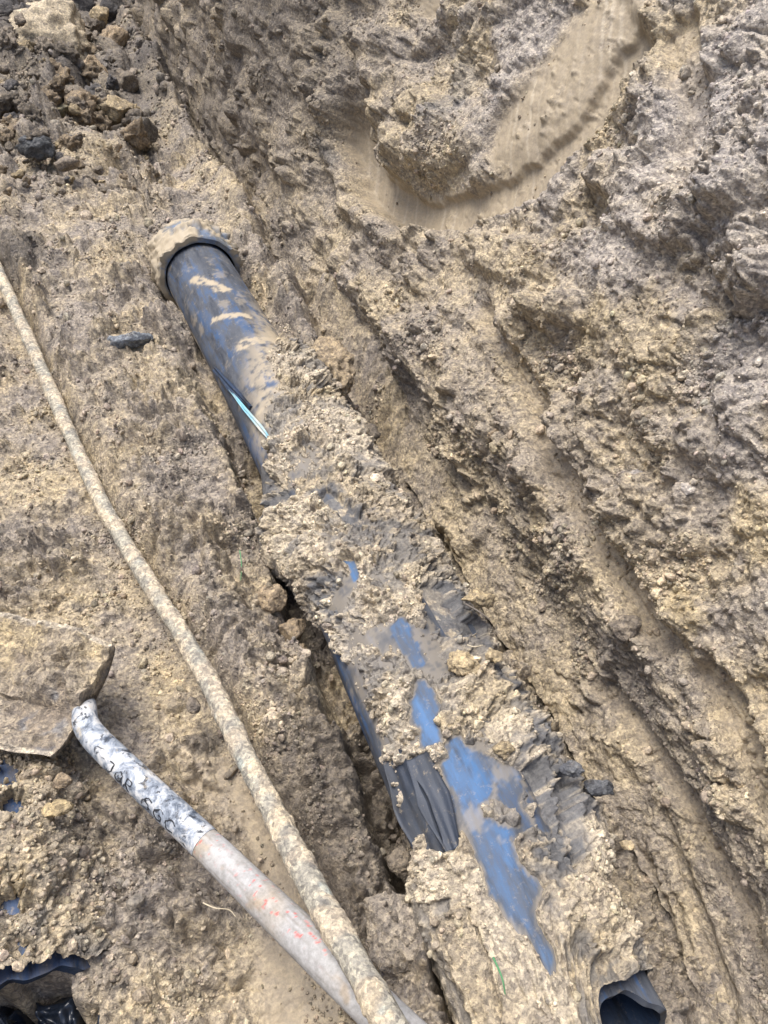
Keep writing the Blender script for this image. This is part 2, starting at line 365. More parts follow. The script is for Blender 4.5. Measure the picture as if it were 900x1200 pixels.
# tooth grooves left by the digger, running along the trench
GROOVES = [([(628, 490), (662, 560), (702, 640), (742, 705), (792, 772)], .026, .030, .95),
           ([(640, 800), (700, 862), (765, 960), (832, 1065), (905, 1190)], .024, .026, .8),
           ([(815, 770), (850, 830), (905, 925), (960, 1010)], .026, .028, .8),
           ([(735, 1000), (775, 1090), (830, 1200)], .014, .012, .3),
           ([(795, 20), (808, 90), (815, 180)], .032, .022, .75),
           ([(560, 350), (600, 420), (640, 500)], .02, .018, .5),
           ([(470, 470), (490, 530), (520, 590)], .016, .012, .4),
           ([(700, 1010), (745, 1120), (790, 1230)], .010, .010, .2)]
for pts, wd, dep, sm in GROOVES:
    P = [wpx(*p) for p in pts]
    d, sd_, t = seg_dist(S + .008 * fbm2(S, W, .05, 3, 3), W + .01 * fbm2(S, W, .08, 3, 4), P)
    g = 1 - ss(d, wd * .55, wd * 1.15)
    e = ss(t, 0, .08) * (1 - ss(t, .93, 1.0)) * .8 + .2
    disp -= dep * g * e; disp += .005 * np.exp(-((d - wd * 1.5) / (wd * .45)) ** 2) * e
    smooth = np.maximum(smooth, (1 - ss(d, wd * .6, wd * .95)) * sm * .85 * e)
# the curved bucket scrape high on the wall
ARC = [wpx(*p) for p in [(372, 95), (392, 165), (418, 232), (468, 270), (545, 266), (625, 228), (688, 160), (735, 92), (775, 50)]]
CEN = wpx(590, 60)
d, sd_, t = seg_dist(S + .006 * fbm2(S, W, .04, 3, 13), W + .006 * fbm2(S, W, .04, 3, 14), ARC)
ins = sd_ * np.sign(seg_dist(np.array([CEN[0]]), np.array([CEN[1]]), ARC)[1][0])
sdist = d * ins                                   # + above the arc
ye = (1 - ss(np.abs(W - CEN[1]), .6, .9)) * (1 - ss(S, .95, 1.05))
arcfade = ss(t, .0, .1) * (1 - ss(t, .95, 1))
rt = ss(t, .30, .55)                              # the scrape runs out shallow towards the near end
disp += ye * arcfade * (-(.055 - .018 * rt) * ss(sdist, -.004, .009) + (.035 - .02 * rt) * ss(sdist, .05, .13) + .013 * ss(sdist + .022 * fbm2(S, W, .10, 5, 36, .6), .066, .074) + (.022 - .020 * rt) * np.exp(-((sdist + .025) / .02) ** 2)) 
band = ss(sdist, -.002, .006) * (1 - ss(sdist + .015 * fbm2(S, W, .04, 4, 37), .072 + .0 * rt, .09)) * ye * arcfade
def wblob(pts, r, soft=.6, seed=0):
    dd, _, _ = seg_dist(S + .5 * r * fbm2(S, W, r * 1.2, 4, seed), W + .5 * r * fbm2(S, W, r * 1.2, 4, seed + 9), [wpx(*p) for p in pts])
    return 1 - ss(dd, r * soft, r)
upper = wblob([(610, 150), (660, 90), (710, 20)], .105, .6, 21) * ye
upper2 = wblob([(800, 40), (812, 110)], .035, .6, 23)
upper3 = wblob([(455, 12), (500, -10)], .05, .6, 25)
plane = np.clip(band + upper + upper3, 0, 1)
crackn = ss(n2(S / .012, W / .0045, 33) + .6 * fbm2(S, W, .05, 2, 34), .55, .75)
smooth = np.clip(np.maximum(smooth, np.maximum(plane * .97, upper2 * .7)), 0, 1)
smooth *= 1 - .35 * ss(fbm2(S, W, .05, 4, 35), .15, .35)
ca, sa = math.cos(.9), math.sin(.9)
gst = np.zeros_like(S)
for pts, wd, dep, sm in GROOVES:
    P = [wpx(*p) for p in pts]; d, sd_, t = seg_dist(S, W, P); gst += (1 - ss(d, wd * .6, wd)) * (.0018 * n2(d * sd_ / .006, t * 3, 44) + .0014 * n2(d * sd_ / .0025, t * 4, 45))
stri = gst + plane * (.0012 * n2((S * ca - W * sa) / .006, (S * sa + W * ca) / .2, 41) + .0009 * n2((S * ca - W * sa) / .02, (S * sa + W * ca) / .3, 42))
disp += plane * -.002 * crackn
rb = wblob([(450, 60), (470, 120), (505, 165)], .088, .45, 51); disp += .035 * rb; smooth *= 1 - .95 * rb
for pts, r, h in (([(775, 135), (770, 175)], .045, .022), ([(715, 205), (760, 250), (800, 270)], .055, .035), ([(885, 610)], .05, .035), ([(880, 130), (860, 230)], .09, .03), ([(560, 290), (640, 310)], .05, .02), ([(870, 470), (840, 520)], .06, .02)):
    b = wblob(pts, r, .35, int(r * 900) + len(pts)); disp += h * b; smooth *= 1 - b
und = wblob([(690, 232), (715, 250)], .03, .4, 71); disp -= .03 * und
# older vertical scratches at the far end
vs = ss(W, 1.9, 2.4)
fib = .007 * fbm2(W * 3.5, S * .35, .06, 4, 88) * vs
zone = (.5 + .6 * ss(fbm2(S, W, .2, 4, 91), -.3, .3)) * (1 - .95 * smooth)
foot = ss(S, -.04, .12)
mac = mac * (1 - .85 * plane)
dn = mac + disp + stri + fib + zone * hc * 1.0 + bl * .20 * (1 - smooth) * (1 - plane)
ang = wang(W); top = 1.18
hs = np.where(S < top, S, top)
over = np.maximum(S - top, 0)
bx = XB + .015 * n2(W / .3, W * 0, 5) - .05 * (1 - ss(W, .0, .35)) - .12 * ss(W, 2.5, 3.0) * 0
nx, nz = -np.sin(ang), np.cos(ang)
edge = 1 - ss(S, top - .05, top + .1)
dnn = dn * (.3 + .7 * edge) * (.5 + .5 * foot)
und0 = .07 * (1 - ss(S, .0, .20)) * (1 - ss(W, 1.4, 1.8))          # undercut along the foot of the wall
wx = bx + und0 + hs * np.cos(ang) + over + nx * dnn * edge
wz = hs * np.sin(ang) + nz * dnn + (1 - edge) * dn * .6
V = np.c_[wx, W + .004 * fbm2(S, W, .02, 2, 83), wz]
# zones of colour: browner towards the far end, purple grey on the near upper part
pz = ss(S - .16 * W + .12 * fbm2(S, W, .3, 3, 95), .15, .5) * (1 - ss(W, 1.3, 2.0))
tint = tint * (1 - .8 * smooth)
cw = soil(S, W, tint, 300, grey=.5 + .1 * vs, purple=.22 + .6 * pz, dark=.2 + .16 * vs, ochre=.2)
cw = mix(cw, SMEAR, smooth * .85)
cw = mix(cw, SMEAR * np.array([1.0, 1.0, .98]), plane * .6)
cw = mix(cw, PALE, ss(-(n2((S * ca - W * sa) / .01, (S * sa + W * ca) / .4, 43)), .1, .6) * plane * .3)
def wpaint(c, pts, r, colr, amt, seed): return mix(c, colr, wblob(pts, r, .3, seed) * amt)
cw = wpaint(cw, [(885, 600), (895, 640)], .045, OCH * 1.1, .75, 61)
cw = wpaint(cw, [(800, 700), (820, 730)], .022, OCH * .95, .8, 62)
cw = wpaint(cw, [(740, 380), (700, 400)], .06, OCH * .8, .5, 63)
cw = wpaint(cw, [(632, 500)], .018, DARK, .8, 64)
cw = wpaint(cw, [(842, 385)], .02, CLAY * .7, .7, 65)
cw = wpaint(cw, [(395, 190), (375, 165)], .03, CLAY * .7, .6, 66)
cw = wpaint(cw, [(790, 180), (730, 280)], .1, PURP * 1.15, .5, 67)
cw = wpaint(cw, [(880, 60), (890, 250)], .12, PURP * 1.1, .6, 68)
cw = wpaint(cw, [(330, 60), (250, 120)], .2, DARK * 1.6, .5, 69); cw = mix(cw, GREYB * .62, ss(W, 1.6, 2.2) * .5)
cw = wpaint(cw, [(530, 130), (545, 90)], .05, CLAY * 1.3, .4, 70)
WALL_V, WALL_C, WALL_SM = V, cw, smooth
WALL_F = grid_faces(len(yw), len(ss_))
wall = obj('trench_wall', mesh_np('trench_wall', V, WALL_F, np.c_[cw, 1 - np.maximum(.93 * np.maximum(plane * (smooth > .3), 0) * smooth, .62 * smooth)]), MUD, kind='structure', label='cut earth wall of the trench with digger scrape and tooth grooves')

# ------------------------------------------------------------------ pipe
def ppx(px, py, R=RP + .012):
    """pixel -> (y, arc) on the pipe, arc = 0 on top, positive to the left"""
    d = ray(px, py); o = CP - np.array([XA, 0, ZA])
    a = d[0] ** 2 + d[2] ** 2; b = o[0] * d[0] + o[2] * d[2]; c = o[0] ** 2 + o[2] ** 2 - R * R
    disc = b * b - a * c; t = (-b - math.sqrt(max(disc, 0))) / a; P = CP + d * t
    th = math.atan2(-(P[0] - XA), P[2] - ZA)
    return (P[1], th * RP)
Y_END = at(715, 1165, .12)[1]
Y_FAR = 1.86
pipe = obj('water_pipe', None, label='broken blue water pipe caked in mud along the trench floor beside the wall', cat='pipe', loc=(XA, 1.0, 0))
def bend(y): return -.034 * ss(np.asarray(y, float), 1.0, 2.05)
def local(V):
    V = np.asarray(V); return np.c_[V[:, 0] - XA + bend(V[:, 1]), V[:, 1] - 1.0, V[:, 2]]
def squash(y):     # the pipe is crushed a little in its near half
    return 1 - .10 * (1 - ss(y, .5, 1.0))
def pipe_surf(y, arc, r):
    th = arc / RP; k = squash(y)
    return np.c_[XA - np.sin(th) * r * (1 + (1 - k) * .8), y, ZA + np.cos(th) * r * k]
def cover_field(A, B):
    """how much mud covers the pipe at (y, arc): above 0 crusted, below 0 bare"""
    wy = A + .018 * fbm2(A, B, .05, 4, 1); wa = B + .016 * fbm2(A, B, .04, 4, 2)
    def cap(pts, r, soft=.5):
        dd, _, _ = seg_dist(wy, wa, [ppx(*p) for p in pts]); return 1 - ss(dd, r * soft, r)
    cover = .30 + .22 * (1 - ss(A, .32, .45)) + .75 * fbm2(A, B, .10, 4, 15) + .65 * fbm2(A, B, .035, 4, 16, .7)
    cover = cover - 1.6 * ss(A + 2.8 * B + .10 * fbm2(A, B, .12, 4, 17, .65), 1.12, 1.36)                      # the far third is nearly bare
    for pts, r, a in (([(690, 1205), (775, 1190)], .035, 1.8), ([(545, 890), (568, 960), (602, 1035)], .027, 1.5), ([(560, 890), (600, 900), (610, 960)], .018, 1.2), ([(465, 725), (490, 765)], .014, 1.5),
                      ([(492, 800), (505, 850)], .019, 1.5), ([(533, 860), (550, 880)], .012, 1.2), ([(400, 648), (412, 668)], .009, 1.5),
                      ([(618, 1060), (630, 1080)], .009, 1.0), ([(700, 1165), (745, 1150)], .018, 1.6), ([(690, 1140), (730, 1120)], .012, 1.0),
                      ([(330, 580), (322, 625)], .018, 1.3), ([(380, 575), (420, 600)], .016, 1.2), ([(505, 690), (530, 740)], .020, 1.2), ([(560, 720), (600, 790)], .014, .8),
                      ([(640, 910), (668, 1000)], .010, 1.6), ([(620, 900), (640, 960)], .010, .9),
                      ([(490, 900), (520, 975)], .026, 1.5), ([(350, 700), (380, 770), (440, 870)], .006, .6)):
        cover = cover - a * cap(pts, r)
    for pts, r, a in (([(330, 655), (400, 640)], .03, .8), ([(480, 700), (490, 720)], .010, 1.2), ([(540, 765), (570, 800), (530, 830)], .022, .9), ([(575, 935), (600, 955)], .017, 1.2),
                      ([(520, 1000), (560, 1150)], .045, .8), ([(690, 960), (700, 1060)], .03, .8), ([(380, 480), (420, 540)], .05, .6)):
        cover = cover + a * cap(pts, r)
    cover = cover - 1.3 * ss(B, .085, .105) * ss(A, .29, .34) * (1 - ss(A, .58, .72)) - 1.0 * ss(B, .10, .125) * ss(A, .98, 1.05)
    blue = 0
    for pts, r in (([(545, 890), (568, 960), (602, 1035)], .034), ([(560, 890), (600, 900)], .022), ([(465, 725), (490, 765)], .020), ([(492, 800), (505, 850)], .026), ([(533, 860), (550, 880)], .014), ([(400, 648), (412, 668)], .013), ([(632, 1075), (650, 1105)], .022)):
        blue = np.maximum(blue, cap(pts, r))
    return cover, cap, blue
nyb, nth = 560, 140
yb = np.linspace(Y_END, Y_FAR - .03, nyb); arcs = np.linspace(-math.pi, math.pi, nth, endpoint=False) * RP
A, B = np.meshgrid(yb, arcs, indexing='ij'); A = A.ravel(); B = B.ravel()
def torn(arc, seed): return .014 * np.asarray(n2(arc / .06, arc * 0, seed)) + .004 * np.asarray(n2(arc / .02, arc * 0, seed + 1))
def barrel_mesh(R, inner=False):
    ramp_ = 1 - ss(A, Y_END, Y_END + .12)
    lip = ramp_ * (torn(B, 3) + .035 * (np.cos(B / RP) - 1) - .14 * ss(B, -.02, .04))
    y = A + lip
    r = R + .0012 * fbm2(A, B, .05, 3, 8)
    r = r - .012 * np.exp(-((A - .78) / .1) ** 2) * np.clip(np.cos(B / RP), 0, 1)
    V = pipe_surf(y, B, r)
    V[:, 2] -= .03 * ramp_ ** 2 * ss(np.cos(B / RP), .2, 1)     # the torn top lip sags
    return V
Fb = grid_faces(nyb, nth, True)
sm = ss(fbm2(A, B, .06, 6, 91, .7), .12, .30) * .35 + ss(A + 2.8 * B + .10 * fbm2(A, B, .10, 6, 17, .7), 1.42, 1.2) * .8 * ss(A, .9, 1.1) * ss(fbm2(A, B, .03, 5, 92, .7), -.3, .1)
for pts, r in (([(240, 325), (272, 338)], .016), ([(255, 376), (300, 370)], .012), ([(290, 402), (325, 396)], .022), ([(205, 330), (225, 400), (250, 440)], .012), ([(325, 390), (345, 450)], .02), ([(300, 560), (305, 600)], .02)):
    dd, _, _ = seg_dist(A + .02 * fbm2(A, B, .04, 5, 93, .7), B + .02 * fbm2(A, B, .04, 5, 94, .7), [ppx(*p, RP) for p in pts]); sm = np.maximum(sm, (1 - ss(dd, r * .4, r)) * ss(fbm2(A, B, .02, 4, 95), -.35, .0))
cov, _, blue = cover_field(A, B)
cn = cov + .35 * fbm2(A * .4, B, .02, 5, 96, .7)
clf = .9 * ss(cn, -.5, -.1)
clf = clf * ss(A, Y_END + .03, Y_END + .10); sm = np.clip(np.maximum(sm * (1 - clf * (A < .95)), .5 * ss(cn, -.16, .0)), 0, .95) * ss(A, Y_END + .03, Y_END + .10)
nearp = np.clip(blue * 1.3, 0, 1) * (1 - .9 * ss(cov + .6 * fbm2(A * .3, B, .03, 5, 97, .7), -.8, -.25)) * (1 - .6 * ss(fbm2(A * .15, B, .012, 5, 98, .7), .1, .35))
obj('barrel', mesh_np('barrel', local(barrel_mesh(RP)), Fb[:, ::-1], np.c_[nearp, sm, clf * (1 - ss(A, 1.0, 1.2)) * (1 - sm)]), BARREL, pipe)
obj('bore', mesh_np('bore', local(barrel_mesh(RP - .007)), Fb), BLACK, pipe, label='black hollow inside of the torn pipe end')
def rim_mesh(Vo, Vi):
    n = len(Vo); V = np.r_[Vo, Vi]; i = np.arange(n); j = (i + 1) % n
    return V, np.c_[i, j, j + n, i + n]
V, Fr = rim_mesh(barrel_mesh(RP)[:nth], barrel_mesh(RP - .007)[:nth])
obj('torn_rim', mesh_np('torn_rim', local(V), Fr), FILM, pipe, label='ragged torn rim of the near pipe end')
# collar (socket) at the far end: an open rim towards the camera, a rounded back
prof = [(1.745, .0835), (1.745, .094), (1.749, .0965), (1.80, .097), (1.835, .096), (1.868, .088), (1.893, .07), (1.905, .045), (1.91, .0)]
pr = np.array(prof); tt = np.linspace(0, len(pr) - 1, 90)
py_ = np.interp(tt, np.arange(len(pr)), pr[:, 0]); prr = np.interp(tt, np.arange(len(pr)), pr[:, 1])
th = np.linspace(-math.pi, math.pi, 150, endpoint=False)
PA, TH = np.meshgrid(py_, th, indexing='ij'); RR = np.repeat(prr, 150)
PA = PA.ravel(); TH = TH.ravel()
cmud = np.clip(ss(fbm2(PA, TH * .09, .07, 6, 5, .7) + .25 * np.sin(TH) + .6 * (PA - 1.8), -.18, .05), 0, 1) * (RR > .085)
RR = RR + (.0015 * fbm2(PA, TH * .09, .03, 4, 3) + cmud * (.002 + .5 * crumble(PA, TH * .09, 77)[0])) * (RR > .085)
V = np.c_[XA - np.sin(TH) * RR, PA + .006 * n2(TH * 2, TH * 0, 9), ZA + np.cos(TH) * RR + .004]
obj('collar', mesh_np('collar', local(V), grid_faces(90, 150, True)[:, ::-1], np.c_[np.zeros(len(PA)), cmud * .95, cmud * 0]), COLLAR, pipe, label='wide mud-smeared socket collar at the far end')

# mud crust stuck on the pipe
nyc, ntc = 760, 270
yc = np.r_[np.linspace(Y_END + .004, .9, 520), np.linspace(.903, 1.5, 330)]
ac = np.linspace(-.155, .155, ntc)
A, B = np.meshgrid(yc, ac, indexing='ij'); A = A.ravel(); B = B.ravel()
hc, tint = crumble(A, B, 801, big=.8, fine=.5)
cover, cap, blue = cover_field(A, B)
crack = np.zeros_like(A)
for pts, r in (([(643, 935), (655, 970), (668, 1010)], .0045), ([(552, 1062), (562, 1090), (572, 1120)], .0025), ([(420, 640), (445, 650)], .003), ([(385, 690), (420, 720)], .002), ([(430, 590), (455, 600)], .004)):
    crack = np.maximum(crack, cap(pts, r, .3))
clay = np.clip(ss(fbm2(A, B, .08, 5, 45, .6), -.06, .10) * .8 + cap([(330, 580), (322, 625)], .03) + cap([(380, 570), (420, 600)], .026) + cap([(380, 680), (400, 700)], .03) * .8 + cap([(560, 700), (600, 800)], .03) * .9 + cap([(640, 870), (705, 920)], .03) * .8 + cap([(615, 885), (660, 995)], .022) + cap([(600, 800), (650, 850)], .025) * .8 + cap([(505, 690), (530, 740)], .03) * .8, 0, 1)
clay = clay * ss(fbm2(A, B, .02, 4, 46, .65), -.4, .0)
m = cover + .16 * n2(A / .009, B / .006, 66) + .12 * n2(A / .004, B / .004, 67)
on = ss(m, .02, .20)
side = ss(B, .05, .13) * (1 - ss(A, .75, 1.0)); sider = ss(-B, .05, .13) * (1 - ss(A, .8, 1.1))
T = .003 + .006 * ss(m, .2, .9)
bulge = np.interp(A, [.1, .2, .25, .32, .40, .48, .67, .76, .86, .95, 1.05], [.008, .018, .022, .002, -.004, -.002, .0, .016, .045, .028, .0]) * ss(B, .05, .115)
bulge = bulge + np.interp(A, [.1, .20, .225, .28, .44, .53, .65, .9, 1.0, 1.2, 1.36, 1.46], [.004, .0, .025, .042, .046, .040, .048, .042, .040, .045, .035, .0]) * ss(-B, .03, .12)
pl_ = 1 - ss(np.abs(B), .08, .12)
T = T + pl_ * (.006 * ss(fbm2(A, B, .07, 5, 71, .6), .0, .08) + .005 * ss(fbm2(A, B, .04, 5, 72, .6), .08, .15))
T = T * (.12 + .88 * ss(m, .05, .55))
clay = np.maximum(clay, (1 - on) * ss(np.abs(B), .06, .09))
thick = on * (T - .004 * clay + .62 * (1 - .65 * clay) * (.3 + .7 * ss(m, .05, .5)) * hc * (.15 + .6 * ss(fbm2(A, B, .06, 4, 5), -.15, .3))) - (1 - on) * .008 + bulge * (1 - .25 * (1 - on)) - .030 * crack
r = RP + thick
V = pipe_surf(A + .003 * fbm2(A, B, .01, 2, 7) - .14 * (1 - ss(A, Y_END, Y_END + .12)) * ss(B, -.02, .04), B * (1 + .05 * side), r)
cc = soil(A, B, tint, 400, grey=.2, purple=.12, dark=.07, ochre=.3)
cc = mix(cc, np.array([.10, .103, .11]), clay * .93); cc = cc * (1 - .25 * clay * ss(fbm2(A, B, .05, 3, 49), -.2, .3))[:, None]
cc = mix(cc, PALE * 1.05, (1 - clay) * .6 * ss(fbm2(A, B, .1, 3, 47), -.3, .25))
CRUST_V, CRUST_C, CRUST_ON = local(V) + np.array([XA, 1.0, 0]), cc, on * (1 - crack) * (1 - .8 * clay)
CRUST_F = grid_faces(nyc, ntc)
obj('mud_crust', mesh_np('mud_crust', local(V), CRUST_F[:, ::-1], np.c_[cc, 1 - .5 * clay]), MUD, pipe, label='crumbly tan mud stuck along the top of the pipe')

# torn black film flaps at the left flank, and the peeled turquoise strip
def ribbon(name, centre, widths, nrm, mat, parent, offset, thick=.0015, nw=14, wav=.0035, seed=0, label=None):
    c = np.array(centre); t = np.linspace(0, len(c) - 1, 40)
    c = np.c_[[np.interp(t, np.arange(len(c)), c[:, k]) for k in range(3)]].T; w = np.interp(t, np.linspace(0, len(c) - 1, len(widths)) * (len(centre) - 1) / (len(c) - 1), widths)
    d = np.gradient(c, axis=0); nrm = np.asarray(nrm, float); sdv = np.cross(d, nrm); sdv /= np.linalg.norm(sdv, axis=1, keepdims=True)
    u = np.linspace(-1, 1, nw); rag = 1 + .25 * np.asarray(n2(t * .9, t * 0, seed))
    V = c[:, None] + sdv[:, None] * (u[None, :, None] * (w * rag)[:, None, None] / 2)
    Vr = V.reshape(-1, 3); hgt = wav * np.asarray(n2(np.repeat(t, nw) * .5, np.tile(u, 40) * 1.6, seed + 3)); up = np.cross(sdv, d); up /= np.linalg.norm(up, axis=1, keepdims=True)
    up *= np.sign((up @ nrm))[:, None]
    Vr = Vr + np.repeat(up, nw, 0) * (hgt + .0)[:, None]
    top_ = Vr; bot = Vr - np.repeat(up, nw, 0) * thick
    F1 = grid_faces(40, nw); n = len(Vr)
    rimi = np.r_[np.arange(nw), nw - 1 + nw * np.arange(1, 40), 39 * nw + np.arange(nw - 2, -1, -1), nw * np.arange(38, 0, -1)]
    rj = np.roll(rimi, -1)
    VV = np.r_[top_, bot]
    if parent is pipe: VV[:, 0] += bend(VV[:, 1])
    return obj(name, mesh_np(name, VV - offset, np.r_[F1, F1[:, ::-1] + n, np.c_[rimi, rimi + n, rj + n, rj]]), mat, parent, label=label)
def ppt(px, py, dr):
    y, a = ppx(px, py); return pipe_surf(np.array([y]), np.array([a]), np.array([RP + dr]))[0]
OFF = np.array([XA, 1.0, 0])
ribbon('torn_film', [ppt(462, 880, .008), ppt(482, 930, .010), ppt(502, 975, .009), ppt(516, 1012, .002)], [.03, .05, .045, .015], (-.7, -.2, .7), FILM, pipe, OFF, seed=4, label='dark flap of torn film on the left flank of the pipe')
ribbon('torn_film', [ppt(492, 880, .010), ppt(512, 930, .011), ppt(532, 990, .004)], [.03, .04, .02], (-.4, -.2, .9), FILM, pipe, OFF, seed=9, label='dark flap of torn film on the left flank of the pipe')
ribbon('torn_film', [ppt(520, 690, .012), ppt(545, 735, .012), ppt(565, 770, .008)], [.02, .04, .02], (.3, -.1, .9), FILM, pipe, OFF, seed=14)
ribbon('peeled_strip', [ppt(268, 455, .006), ppt(285, 478, .007), ppt(303, 500, .006), ppt(318, 520, .004)], [.003, .007, .009, .002], (-.6, 0, .8), CYAN, pipe, OFF, wav=.002, seed=2, label='pale turquoise strip of peeled skin')
ribbon('torn_film', [ppt(250, 430, .003), ppt(268, 452, .005), ppt(290, 475, .004)], [.012, .016, .008], (-.6, 0, .8), BLACK, pipe, OFF, wav=.004, seed=22)

# ---- second broken piece at the lower left
X2, Z2, R2 = -.288, .022, .08
pp2 = obj('broken_pipe', None, label='buried torn pipe stump with shredded black hollow end beside the shovel', cat='pipe', loc=(X2, YE2, 0))
OFF2 = np.array([X2, YE2, 0])
yb = np.linspace(YE2 - .01, YE2 + .26, 160); th = np.linspace(-math.pi, math.pi, 110, endpoint=False)
A, TH = np.meshgrid(yb, th, indexing='ij'); A = A.ravel(); TH = TH.ravel()
def stump(R):
    k = 1 - ss(A, YE2 - .01, YE2 + .12)
    y = A + k * (.012 * n2(TH * 1.7, TH * 0, 31) + .003 * n2(TH * 5, TH * 0, 32) + .0 - .15 * ss(1 - np.cos(TH), .7, 2))
    return np.c_[X2 - np.sin(TH) * R * (1 + .1 * k), y, Z2 + np.cos(TH) * R * (1 - .1 * k)]
Fb = grid_faces(160, 110, True)
obj('barrel', mesh_np('stump_barrel', stump(R2) - OFF2, Fb[:, ::-1]), STUMPM, pp2)
obj('bore', mesh_np('stump_bore', stump(R2 - .011) - OFF2, Fb), BLACK, pp2)
V, Fr = rim_mesh(stump(R2)[:110], stump(R2 - .011)[:110]); obj('torn_rim', mesh_np('stump_rim', V - OFF2, Fr), BLACK, pp2)
gu, gv = np.meshgrid(np.linspace(X2 - .085, X2 + .085, 90), np.linspace(YE2 - .15, YE2 + .10, 120), indexing='ij'); gu = gu.ravel(); gv = gv.ravel()
rid = 1 - np.abs(fbm2(gu + .02 * n2(gu / .05, gv / .05, 5), gv * .6, .045, 3, 131)) * 3
zz = Z2 - .055 + .045 * np.clip(rid, -.5, 1) + .03 * fbm2(gu, gv, .07, 3, 133) + .25 * (gu - X2) ** 2 / .085
Fs = grid_faces(90, 120); hole = fbm2(gu, gv, .05, 3, 135)[Fs].mean(1) < .28
obj('crumpled_film', mesh_np('crumpled_film', np.c_[gu, gv, zz] - OFF2, Fs[hole]), GLOSS, pp2, label='crumpled glossy black film inside the torn pipe stump')
nyc, ntc = 260, 150
A, B = np.meshgrid(np.linspace(YE2 - .004, YE2 + .255, nyc), np.linspace(-.15, .15, ntc), indexing='ij'); A = A.ravel(); B = B.ravel()
hc, tint = crumble(A, B, 901)
def cap2(px, py, r):
    p = at(px, py, Z2 + R2); th_ = -(p[0] - X2) / R2
    dd = np.sqrt((A - p[1]) ** 2 + (B - th_ * R2) ** 2) + 1.3 * r * fbm2(A, B, r, 5, 12, .7); return 1 - ss(dd, r * .2, r * 1.1)
m = .6 + .5 * fbm2(A, B, .1, 4, 25) - 1.0 * cap2(8, 905, .025) - 1.0 * cap2(14, 945, .02) - .9 * cap2(8, 1065, .02) - 1.3 * cap2(20, 1108, .012) + .5 * fbm2(A, B, .03, 4, 26, .7)
on = ss(m, .05, .35)
th2 = B / R2; r = R2 + on * (.15 + .85 * ss(m, .1, .6)) * (.010 + .012 * ss(-B, .05, .12) + .5 * hc) - (1 - on) * .006
kk = 1 - ss(A, YE2 - .01, YE2 + .12)
V = np.c_[X2 - np.sin(th2) * r, A + kk * (.012 * n2(th2 * 1.7, th2 * 0, 31) + .003 * n2(th2 * 5, th2 * 0, 32) + .008 * fbm2(B, B, .012, 3, 33)), Z2 + np.cos(th2) * r]
cc = mix(soil(A, B, tint, 450, grey=.35, purple=.2, dark=.1, ochre=.3), CLAY, ss(fbm2(A, B, .07, 4, 48), .15, .4) * .6)
obj('mud_crust', mesh_np('stump_crust', V - OFF2, grid_faces(nyc, ntc)[:, ::-1], cc), MUD, pp2)
STUMP_V, STUMP_C, STUMP_ON = V, cc, on

# ------------------------------------------------------------------ tubes: rod and shovel
def spline(P, n):
    P = np.asarray(P, float); m_ = len(P); out = []
    for t in np.linspace(0, m_ - 1 - 1e-6, n):
        i = int(t); u = t - i; p0, p1, p2, p3 = P[max(i - 1, 0)], P[i], P[i + 1], P[min(i + 2, m_ - 1)]
        out.append(.5 * (2 * p1 + (p2 - p0) * u + (2 * p0 - 5 * p1 + 4 * p2 - p3) * u * u + (3 * p1 - p0 - 3 * p2 + p3) * u ** 3))
    return np.array(out)
def frames(C):
    d = np.gradient(C, axis=0); d /= np.linalg.norm(d, axis=1, keepdims=True)
    s = np.cross(d, [0, 0, 1.0]); s /= np.linalg.norm(s, axis=1, keepdims=True); u = np.cross(s, d)
    L = np.r_[0, np.cumsum(np.linalg.norm(np.diff(C, axis=0), axis=1))]
    return d, s, u, L
def tube(C, R, nseg, dispf=None, caps=True):
    """returns vertices, faces, (length, angle) per vertex; angle 0 = up, positive to the right of travel"""
    d, s, u, L = frames(C); n = len(C); th = np.linspace(-math.pi, math.pi, nseg, endpoint=False)
    LL = np.repeat(L, nseg); TT = np.tile(th, n); RR = np.repeat(np.broadcast_to(R, (n,)), nseg)
    if dispf is not None: RR = RR + dispf(LL, TT)
    V = np.repeat(C, nseg, 0) + np.repeat(s, nseg, 0) * (np.sin(TT) * RR)[:, None] + np.repeat(u, nseg, 0) * (np.cos(TT) * RR)[:, None]
    F = grid_faces(n, nseg, True)
    if caps:
        V = np.r_[V, C[:1], C[-1:]]; j = np.arange(nseg); k = (j + 1) % nseg; b = (n - 1) * nseg; e = n * nseg
        F = np.r_[F, np.c_[j, k, np.full(nseg, e), np.full(nseg, e)][:, [1, 0, 2, 3]] * 1][:len(F)]
        LL = np.r_[LL, L[0], L[-1]]; TT = np.r_[TT, 0, 0]
        tri = np.r_[np.c_[k, j, np.full(nseg, e)], np.c_[b + j, b + k, np.full(nseg, e + 1)]]
        F = (F, tri)
    else: F = (F, None)
    return V, F, LL, TT
def tube_mesh(name, V, F, colr=None):
    q, t = F
    me = bpy.data.meshes.new(name); allf = [tuple(f[::-1]) for f in q.tolist()] + ([tuple(f[::-1]) for f in t.tolist()] if t is not None else [])
    me.from_pydata(np.asarray(V).tolist(), [], allf); me.polygons.foreach_set('use_smooth', [True] * len(me.polygons))
    if colr is not None:
        a = me.color_attributes.new('Col', 'FLOAT_COLOR', 'POINT'); a.data.foreach_set('color', np.c_[colr, np.ones(len(V))].astype(f32).ravel())
    me.update(); return me

